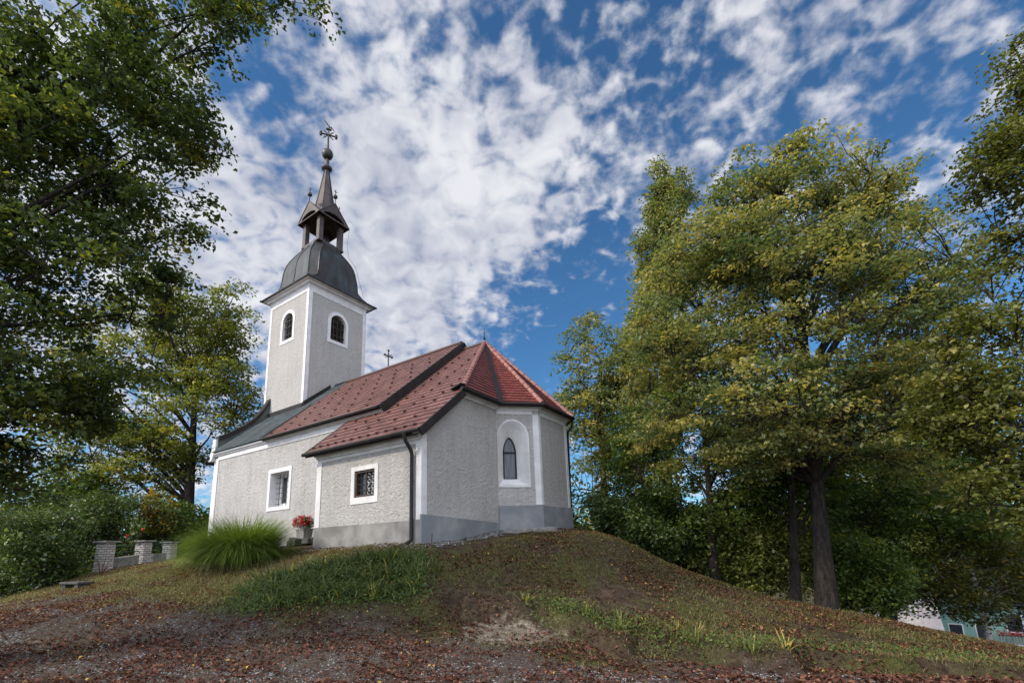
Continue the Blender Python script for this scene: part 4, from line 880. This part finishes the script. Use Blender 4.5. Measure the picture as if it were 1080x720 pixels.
fountain('ornamental_grass', 'large fountain of arching ornamental grass in front of the nave wall', 'grass clump', M_BLADE, gpt(256, 590, 13.6), 9000, 1.25, 1.8, .015, (.0, .72), 1.45, .55, 61, segs=8)
fountain('ornamental_grass', 'smaller paler ornamental grass clump at the chapel west corner', 'grass clump', M_BLADE, gpt(222, 591, 14.6), 3400, .9, 1.35, .014, (.0, .7), 1.45, .42, 62, segs=8, gold=.3)
rs = np.random.RandomState(70); k = 0
for row, (py, Y, x0, x1, n) in enumerate(((604, 10.9, 262, 440, 10), (618, 10.3, 258, 445, 11), (631, 9.75, 285, 438, 9))):
    for i in range(n):
        px = x0+(x1-x0)*(i+.5+rs.uniform(-.3, .3))/n
        fountain('daylily_clump', 'green daylily clump with arching blades in the bed below the sacristy', 'plant', M_LILY, gpt(px, py, Y+rs.uniform(-.15, .15)), 52, .28, .58, .04, (.05, .85), 1.25, .2, 71+k, 'daylilies in the bed below the sacristy', segs=5, gold=.12); k += 1
for px, py, Y, lab, n, g in ((283, 596, 11.0, 'daylily clump with upright yellow blades at the left end of the bed', 16, .6), (393, 630, 9.5, 'pale striped daylily clump drooping at the front of the bed', 30, .5),
                       (555, 640, 9.25, 'small iris tuft with orange tips above the bare bank', 12, .5), (618, 655, 8.9, 'green iris tuft right of the dark ground cover on the bank', 14, .2), (655, 676, 8.3, 'upright iris tuft with green blades at the bank edge', 16, .25),
                       (735, 690, 7.75, 'yellowing iris tuft on the lower right slope, widest of those there', 22, .55), (776, 693, 7.6, 'thin iris tuft with a few green blades on the lower right slope', 9, .2), (795, 705, 7.2, 'flat sprawling iris tuft lowest on the right slope', 14, .35), (832, 700, 7.3, 'tall leaning yellow iris tuft farthest right on the slope', 12, .6), (812, 688, 7.9, 'single thin yellow iris shoot on the right slope', 4, .6), (715, 676, 8.3, 'small pale iris tuft left of the widest yellowing tuft', 10, .4)):
    fountain('iris_tuft', lab, 'plant', M_IRIS, gpt(px, py, Y), n, .22, .42, .026, (.05, .65), .7, .1, 101+k, segs=5, gold=g); k += 1
# creeping cover in the bed and along the bank
def cover(name, label, pts, n_each, rad, ls, key, seed):
    rs = np.random.RandomState(seed); P = []
    for px, py, Y in pts:
        g = gpt(px, py, Y); P.append(g[:2]+rs.normal(size=(n_each, 2))*np.array(rad))
    P = np.vstack(P); z = ground_z(P[:, 0], P[:, 1])+.02+.16*rs.rand(len(P))**1.6
    nrm = rs.normal(size=(len(P), 3))*.6+np.array([0, -.4, 1.]); nrm /= np.linalg.norm(nrm, axis=1, keepdims=True)
    v, f, a = leaf_geo(np.column_stack([P, z]), nrm, ls*(.6+.8*rs.rand(len(P))), rs, np.clip(.4+.22*rs.normal(size=len(P)), 0, 1), .4)
    tag(link_obj(name, raw_mesh(name, v, f, a), LEAF[key]), label, 'ground cover', kind='stuff')
cover('ground_cover', 'dark creeping plants filling the daylily bed', [(x, y, Y) for y, Y in ((605, 10.8), (620, 10.2), (633, 9.6)) for x in range(262, 448, 22)], 420, (.28, .22), .06, 'dark', 63)
cover('ground_cover', 'dark creeping plants hanging over the bank edge', [(575, 641, 9.2), (595, 648, 9.0), (620, 655, 8.8), (645, 665, 8.5), (670, 676, 8.2), (700, 685, 7.9), (740, 690, 7.7), (800, 697, 7.4), (870, 695, 7.6), (930, 690, 7.9), (980, 692, 7.9), (1030, 697, 7.7)], 260, (.3, .13), .055, 'dark', 64)

# flower planter by the sacristy corner
h = uvz(-6.15, .75, 0); pz = gz(h[0], h[1])
st = MB(); rs = np.random.RandomState(5)
for i in range(9):
    a = rs.rand()*6.28; c = np.array([rs.uniform(-.42, .42), rs.uniform(-.25, .25), .08+.1*rs.rand()]); st.obox(c, np.array([math.cos(a), math.sin(a), .1])*.17, np.array([-math.sin(a), math.cos(a), .05])*.13, (0, .02, .10))
sto = tag(st.build('stone_mound', M_DSTONE, None, bevel=.03), 'heap of dark rough stones under the flower planter', 'stones'); sto.location = (h[0], h[1], pz-.03)
pl = tag(empty('flower_planter', (h[0], h[1], pz+.20), -PSI), 'pale concrete planter of red flowers on stones beside the sacristy corner', 'planter')
mb = MB(); o1 = [(-.23, -.18), (.23, -.18), (.23, .18), (-.23, .18)]
mb.prism([(x*.86, y*.86, 0) for x, y in o1], [(x, y, .29) for x, y in o1]); mb.prism([(x*1.08, y*1.08, .29) for x, y in o1], [(x*1.08, y*1.08, .34) for x, y in o1]); mb.build('planter_box', M_CONC, pl, bevel=.015)
n = 900; q = rs.normal(size=(n, 3)); q /= np.linalg.norm(q, axis=1, keepdims=True); pos = q*(rs.rand(n)**.4)[:, None]*np.array([.36, .3, .26])+np.array([0, 0, .52])
v, f, a = leaf_geo(pos, q*.6+np.array([0, 0, .6]), .07*(.6+.8*rs.rand(n)), rs, np.clip(.4+.2*rs.normal(size=n), 0, 1), .9); link_obj('foliage', raw_mesh('foliage', v, f, a), LEAF['left'], pl)
M_RED = mat_leaf('red_petal', ((.0, (.28, .006, .010)), (.8, (.5, .015, .025)), (1., (.6, .15, .16))), .3)
P = []; 
for i in range(38):
    d = rs.normal(size=3); d[1] = -abs(d[1]); d[2] = abs(d[2])*.8-.25; d /= np.linalg.norm(d); c = d*np.array([.39, .33, .29])+np.array([0, 0, .52]); P.append(c+rs.normal(size=(16, 3))*.028)
P = np.vstack(P); v, f, a = leaf_geo(P, rs.normal(size=P.shape)*.5+np.array([-.3, -.8, .5]), np.full(len(P), .045), rs, rs.rand(len(P)), .9); link_obj('blossoms', raw_mesh('blossoms', v, f, a), M_RED, pl)

# brick pillars with slabs, the low blocks between them, the rail
PB = [gpt(108, 603, 17.2), gpt(149, 597, 19.4), gpt(177.5, 593, 21.6)]
pd = PB[2]-PB[0]; paz = math.atan2(pd[1], pd[0])
labs = ['tallest whitewashed brick pillar with overhanging stone slab, nearest the slope edge', 'whitewashed brick pillar with stone slab, second of three beside the chapel', 'smallest whitewashed brick pillar with stone slab, closest to the ornamental grass']
for i, (p, hh) in enumerate(zip(PB, (1.0, .88, .86))):
    root = tag(empty('brick_pillar', p, paz-.25), labs[i], 'pillar', 'brick pillars left of the chapel')
    mb = MB(); mb.box((-.20, -.20, -.5), (.20, .20, hh)); mb.build('shaft', M_BRICK, root, bevel=.008)
    mb = MB(); mb.box((-.29, -.29, hh+.002), (.29, .29, hh+.065)); mb.build('cap_slab', M_CONC, root, bevel=.012)
for i, (a_, b_, t0, t1, lab) in enumerate(((PB[0], PB[1], .25, .8, 'low pale concrete block wall between the first two brick pillars'), (PB[1], PB[2], .25, .75, 'low pale concrete block wall between the last two brick pillars'))):
    c0, c1 = a_+(b_-a_)*t0, a_+(b_-a_)*t1; d = (c1-c0)/2; L = np.linalg.norm(d); sv_ = np.array([-d[1], d[0], 0])/L
    root = tag(empty('block_wall', (c0+c1)/2), lab, 'low wall'); mb = MB()
    for k_ in range(3): mb.obox(d*(-2/3+k_*2/3)+np.array([0, 0, .08]), d/3*.985, sv_*.14, (0, 0, .33))
    mb.build('blocks', M_CONC, root, bevel=.015)
M_GREENP = mat_mottled('green_painted_steel', ((.3, (.01, .06, .035)), (.7, (.02, .10, .06))), 6, 3, .5)
root = tag(empty('rail', PB[0]), 'thin green rail running between the brick pillars', 'rail'); mb = MB()
for z in (.62, .86): mb.tube([np.array([0, 0, z])+pd*.03, np.array([0, 0, z])+pd*.5, np.array([0, 0, z])+pd*1.25], .018, 6)
mb.build('rail_bar', M_GREENP, root)
b = gpt(132, 597, 18.6)
ro = tag(empty('rose_bush', b), 'thin rose bush with a few red blooms between the brick pillars', 'rose'); rs = np.random.RandomState(8); mb = MB(); P = []
for i in range(6):
    e = np.array([rs.uniform(-.5, .5), rs.uniform(-.2, .2), rs.uniform(.9, 1.5)]); mb.tube([(0, 0, -.1), e*.5+rs.normal(size=3)*.05, e], [.012, .01, .006], 5); P.append(e)
mb.build('stem', M_BARK, ro); P = np.array(P); Q = np.repeat(P, 30, 0)*(.4+.6*rs.rand(len(P)*30))[:, None]+rs.normal(size=(len(P)*30, 3))*.07
v, f, a = leaf_geo(Q, rs.normal(size=Q.shape), np.full(len(Q), .07), rs, rs.rand(len(Q))*.7); link_obj('foliage', raw_mesh('foliage', v, f, a), LEAF['left'], ro)
Q = np.repeat(P[:2], 10, 0)+rs.normal(size=(20, 3))*.03; v, f, a = leaf_geo(Q, rs.normal(size=Q.shape), np.full(len(Q), .07), rs, rs.rand(len(Q)), .9); link_obj('blossoms', raw_mesh('blossoms', v, f, a), M_RED, ro)
b = gpt(106, 607, 15.6); root = tag(empty('bare_seedling', b), 'bare rusty twig plant standing before the tallest brick pillar', 'twig'); mb = MB()
for e in ((.1, 0, .62), (-.24, .1, .4), (.32, -.1, .3), (-.1, -.1, .55), (.2, .1, .5)): mb.tube([(0, 0, -.08), np.array(e)*.5+np.array([0, 0, .04]), e], [.02, .013, .006], 5)
M_RUST = mat_mottled('rusty_brown', ((.3, (.06, .025, .015)), (.7, (.14, .06, .035))), 8, 4, .8); mb.build('twig', M_RUST, root)
b = gpt(80, 622, 13.4); root = tag(empty('stone_bench', b, -.4), 'dark low stone slab on two blocks at the left slope edge', 'slab'); mb = MB(); mb.box((-.45, -.2, .10), (.45, .2, .16)); mb.build('seat', M_DSTONE, root, bevel=.015)
for sx in (-.3, .3):
    mb = MB(); mb.box((sx-.09, -.16, -.3), (sx+.09, .16, .099)); mb.build('support', M_DSTONE, root, bevel=.01)
b = gpt(454, 586, 10.9); mb = MB(); mb.tube([(0, 0, -.2), (.02, 0, .3), (.04, 0, .56)], [.014, .014, .012], 6); o = tag(mb.build('marker_stake', M_RUST), 'thin rusty stake stuck in the grass before the sacristy corner', 'stake'); o.location = tuple(b)
# stone slab and pebbles at the foot of the east wall
h = uvz(1.25, 3.3, 0); mb = MB(); rs = np.random.RandomState(4)
pts = [(.85*math.cos(a)*(1+.12*rs.randn()*.5), .36*math.sin(a)*(1+.1*rs.randn()*.5)) for a in np.linspace(0, 2*math.pi, 13)[:-1]]
mb.prism([(x, y, -.25) for x, y in pts], [(x*.96, y*.96, .07) for x, y in pts]); o = tag(mb.build('stone_slab', M_CONC, None, bevel=.02), 'flat pale stone slab lying at the apse wall foot', 'slab'); o.location = (h[0], h[1], gz(h[0], h[1])); o.rotation_euler = (0, -.05, -PSI+math.pi/4)

def pebbles(name, label, XY, r0, r1, stops, seed, sink=.3):
    rs = np.random.RandomState(seed); n = len(XY); z = ground_z(XY[:, 0], XY[:, 1])
    oc = np.array([(1,0,0),(0,1,0),(-1,0,0),(0,-1,0),(0,0,1.)]); r = r0+(r1-r0)*rs.rand(n)**2; az = rs.rand(n)*6.28
    c, s_ = np.cos(az), np.sin(az); V = oc[None]*r[:, None, None]*(.7+.6*rs.rand(n, 5, 1))*np.array([1, .75, .6])
    V = np.stack([V[..., 0]*c[:, None]-V[..., 1]*s_[:, None], V[..., 0]*s_[:, None]+V[..., 1]*c[:, None], V[..., 2]], -1)+np.column_stack([XY, z+r*.05])[:, None]
    f = (np.arange(n)[:, None, None]*5+np.array([[0,1,4],[1,2,4],[2,3,4],[3,0,4]])[None]).reshape(-1, 3)
    tag(link_obj(name, raw_mesh(name, V.reshape(-1, 3), f, np.repeat(rs.rand(n), 5)), mat_leaf(name+'_stone', stops, 0.02, .9, .2)), label, 'gravel', kind='stuff')
GREYS = ((.0, (.05, .045, .042)), (.4, (.12, .113, .11)), (.8, (.23, .228, .228)), (1., (.36, .36, .36)))
rs = np.random.RandomState(90)
xy = np.column_stack([rs.uniform(-16, 9, 300000), rs.uniform(4.6, 14, 300000)]); g, bb = masks(xy[:, 0], xy[:, 1]); pat = fbm(33, xy[:, 0], xy[:, 1], octs=4, f0=.6)
keep = (rs.rand(len(xy)) < np.clip(g*.75+bb*.15, 0, 1)*np.clip(.45+1.4*pat, .03, 1)) & (np.abs(xy[:, 0]) < xy[:, 1]*1.25+1)
pebbles('gravel', 'grey gravel of the worn track', xy[keep], .006, .022, GREYS, 91)
sp_ = []
for (u0, v0, u1, v1, n) in ((-4.4, -.35, .2, -.3, 700), (.35, -.2, .4, 1.8, 420), (.5, 1.6, .5, 3.3, 700), (.6, 2.9, 2.2, 4.3, 500), (1.6, 4.2, 1.5, 6.6, 400)):
    t = rs.rand(n)[:, None]; q = np.array([[u0, v0]])*(1-t)+np.array([[u1, v1]])*t+rs.normal(size=(n, 2))*np.array([.16, .16]); sp_.append(ORG[:2]+q[:, :1]*EU[:2]+q[:, 1:]*EV[:2])
pebbles('gravel', 'pale pebbles along the foot of the chapel walls', np.vstack(sp_), .018, .05, GREYS, 92)

# fallen leaves and short grass
M_LIT = mat_leaf('fallen_leaf', ((.0, (.045, .017, .012)), (.45, (.11, .043, .03)), (.75, (.2, .088, .055)), (.92, (.27, .145, .08)), (.985, (.38, .22, .07)), (1., (.45, .32, .07))), .15, .75, .2)
n = 210000; xy = np.column_stack([rs.uniform(-17, 17, n), 4.6+rs.rand(n)**1.15*13.5]); g, bb = masks(xy[:, 0], xy[:, 1]); pat = fbm(44, xy[:, 0], xy[:, 1], octs=4, f0=.45)
inside = lambda q: ((q[:, 0]-ORG[0])*EU[0]+(q[:, 1]-ORG[1])*EU[1] < 1.3) & ((q[:, 0]-ORG[0])*EV[0]+(q[:, 1]-ORG[1])*EV[1] > -.1)
keep = (rs.rand(n) < np.clip(.46+1.1*pat+.3*g-.2*bb-.45*(xy[:, 0] < -4.5)*(1-g)*(xy[:, 1] > 10), .12, 1)) & ~inside(xy) & (np.abs(xy[:, 0]) < xy[:, 1]*1.25+1)
xy = xy[keep]; n = len(xy); nrm = rs.normal(size=(n, 3))*.38+np.array([0, 0, 1.]); nrm /= np.linalg.norm(nrm, axis=1, keepdims=True)
v, f, a = leaf_geo(np.column_stack([xy, ground_z(xy[:, 0], xy[:, 1])+.012+.02*rs.rand(n)]), nrm, .03+.05*rs.rand(n)**1.7, rs, np.clip(.42+.22*rs.normal(size=n)+.12*(xy[:, 1] > 9), 0, 1), .7, .22)
tag(link_obj('leaves', raw_mesh('leaves', v, f, a), M_LIT), 'brown and russet fallen leaves strewn over the knoll', 'leaves', kind='stuff')
n = 520000; xy = np.column_stack([rs.uniform(-18, 17, n), 6.5+rs.rand(n)*10.5]); g, bb = masks(xy[:, 0], xy[:, 1]); pat = fbm(55, xy[:, 0], xy[:, 1], octs=4, f0=.3)
dens = np.clip(.72+1.1*pat-1.0*g-1.1*bb+.6*(xy[:, 0] < -4.5)*(1-g), 0, 1)*np.where(bank_sd(xy[:, 0], xy[:, 1]) < 0, .25, 1)
keep = (rs.rand(n) < dens) & ~inside(xy) & (np.abs(xy[:, 0]) < xy[:, 1]*1.25+1); xy = xy[keep]; n = len(xy)
v, f, a = blade_geo(np.column_stack([xy, ground_z(xy[:, 0], xy[:, 1])-.01]), rs.rand(n)*6.28, .2+.7*rs.rand(n), .5+.8*rs.rand(n), (.035+.085*rs.rand(n)**1.6), np.full(n, .013), np.clip(.42+.2*rs.normal(size=n)+.15*(xy[:, 0] < -4.5), 0, 1), 2)
tag(link_obj('grass', raw_mesh('grass', v, f, a), M_GRASS), 'short dry grass on the knoll', 'grass', kind='stuff')

# ------------------------------------------------------------------ the houses in the valley at far right
HA = R(43.5); hr = np.array([math.cos(HA), -math.sin(HA), 0]); hb = np.array([math.sin(HA), math.cos(HA), 0])
M_TURQ = mat_mottled('turquoise_house_paint', ((.3, (.17, .33, .28)), (.7, (.23, .40, .35))), 1.2, 4, .85)
M_PROOF = mat_mottled('pale_lilac_roof_sheet', ((.3, (.22, .20, .21)), (.7, (.36, .34, .345))), 1.4, 5, .7, .4, .03, 6)
H0 = at(990, 688, 50); house = tag(empty('house', H0, -HA), 'turquoise house with flowered balcony down in the valley at far right', 'house'); HB = -6.5; HT = 6.0
mb = MB(); mb.box((0, 0, HB), (11, 8, HT)); mb.build('wall', M_TURQ, house)
mb = MB(); mb.prism([(-.6, -.9, HT-.5), (11.6, -.9, HT-.5), (11.6, 8.9, HT-.5), (-.6, 8.9, HT-.5)], [(-.6, 3.9, HT+3.2), (11.6, 3.9, HT+3.2), (11.6, 4.1, HT+3.2), (-.6, 4.1, HT+3.2)]); mb.build('roof', M_TILE_A, house)
for x0, x1, z0, z1 in ((1.2, 2.1, 1.2, 2.8), (3.1, 4.0, .7, 2.9), (7.6, 8.5, .1, .7), (5.2, 6.2, 2.5, 3.9)):
    mb = MB(); mb.box((x0-.1, -.06, z0-.1), (x1+.1, -.002, z1+.1)); W = mb.build('window', M_WHITE, house, bevel=.01); mb = MB(); mb.box((x0, -.08, z0), (x1, -.061, z1)); mb.build('pane', M_GLASS, W)
mb = MB(); mb.box((4.4, -1.0, 1.35), (7.4, -.002, 1.52)); BAL = mb.build('balcony', M_WHITE, house)
mb = MB(); mb.box((4.4, -1.0, 2.25), (7.4, -.92, 2.33)); mb.box((4.4, -1.0, 1.6), (7.4, -.92, 1.66))
for x in np.arange(4.45, 7.4, .2): mb.box((x, -.985, 1.521), (x+.1, -.935, 2.249))
mb.build('railing', M_CONC, BAL)
rs = np.random.RandomState(12)
def flowers(c0, c1, n, par, nm):
    t = rs.rand(n)[:, None]; P = np.array(c0)*(1-t)+np.array(c1)*t+rs.normal(size=(n, 3))*np.array([.06, .1, .12]); v, f, a = leaf_geo(P, rs.normal(size=P.shape), np.full(n, .15), rs, rs.rand(n), .9); link_obj(nm, raw_mesh(nm, v, f, a), M_RED, par)
flowers((4.4, -1.05, 2.4), (7.4, -1.05, 2.4), 260, BAL, 'blossoms'); flowers((.9, -.25, 1.15), (2.1, -.25, 1.15), 160, house, 'window_flowers')
S0 = at(960, 664, 44); shed = tag(empty('outbuilding', S0, -HA+.15), 'outbuilding with pale lilac roof left of the turquoise house in the valley', 'outbuilding')
mb = MB(); mb.box((-3.2, .4, -6), (2.0, 5.5, -.5)); mb.build('wall', M_TURQ, shed)
mb = MB(); mb.prism([(-3.8, -.3, -.5), (2.3, -.3, -.5), (2.3, 6.2, -.5), (-3.8, 6.2, -.5)], [(-3.8, 2.9, 3.0), (2.3, 2.9, 3.0), (2.3, 3.1, 3.0), (-3.8, 3.1, 3.0)]); mb.build('roof', M_PROOF, shed)
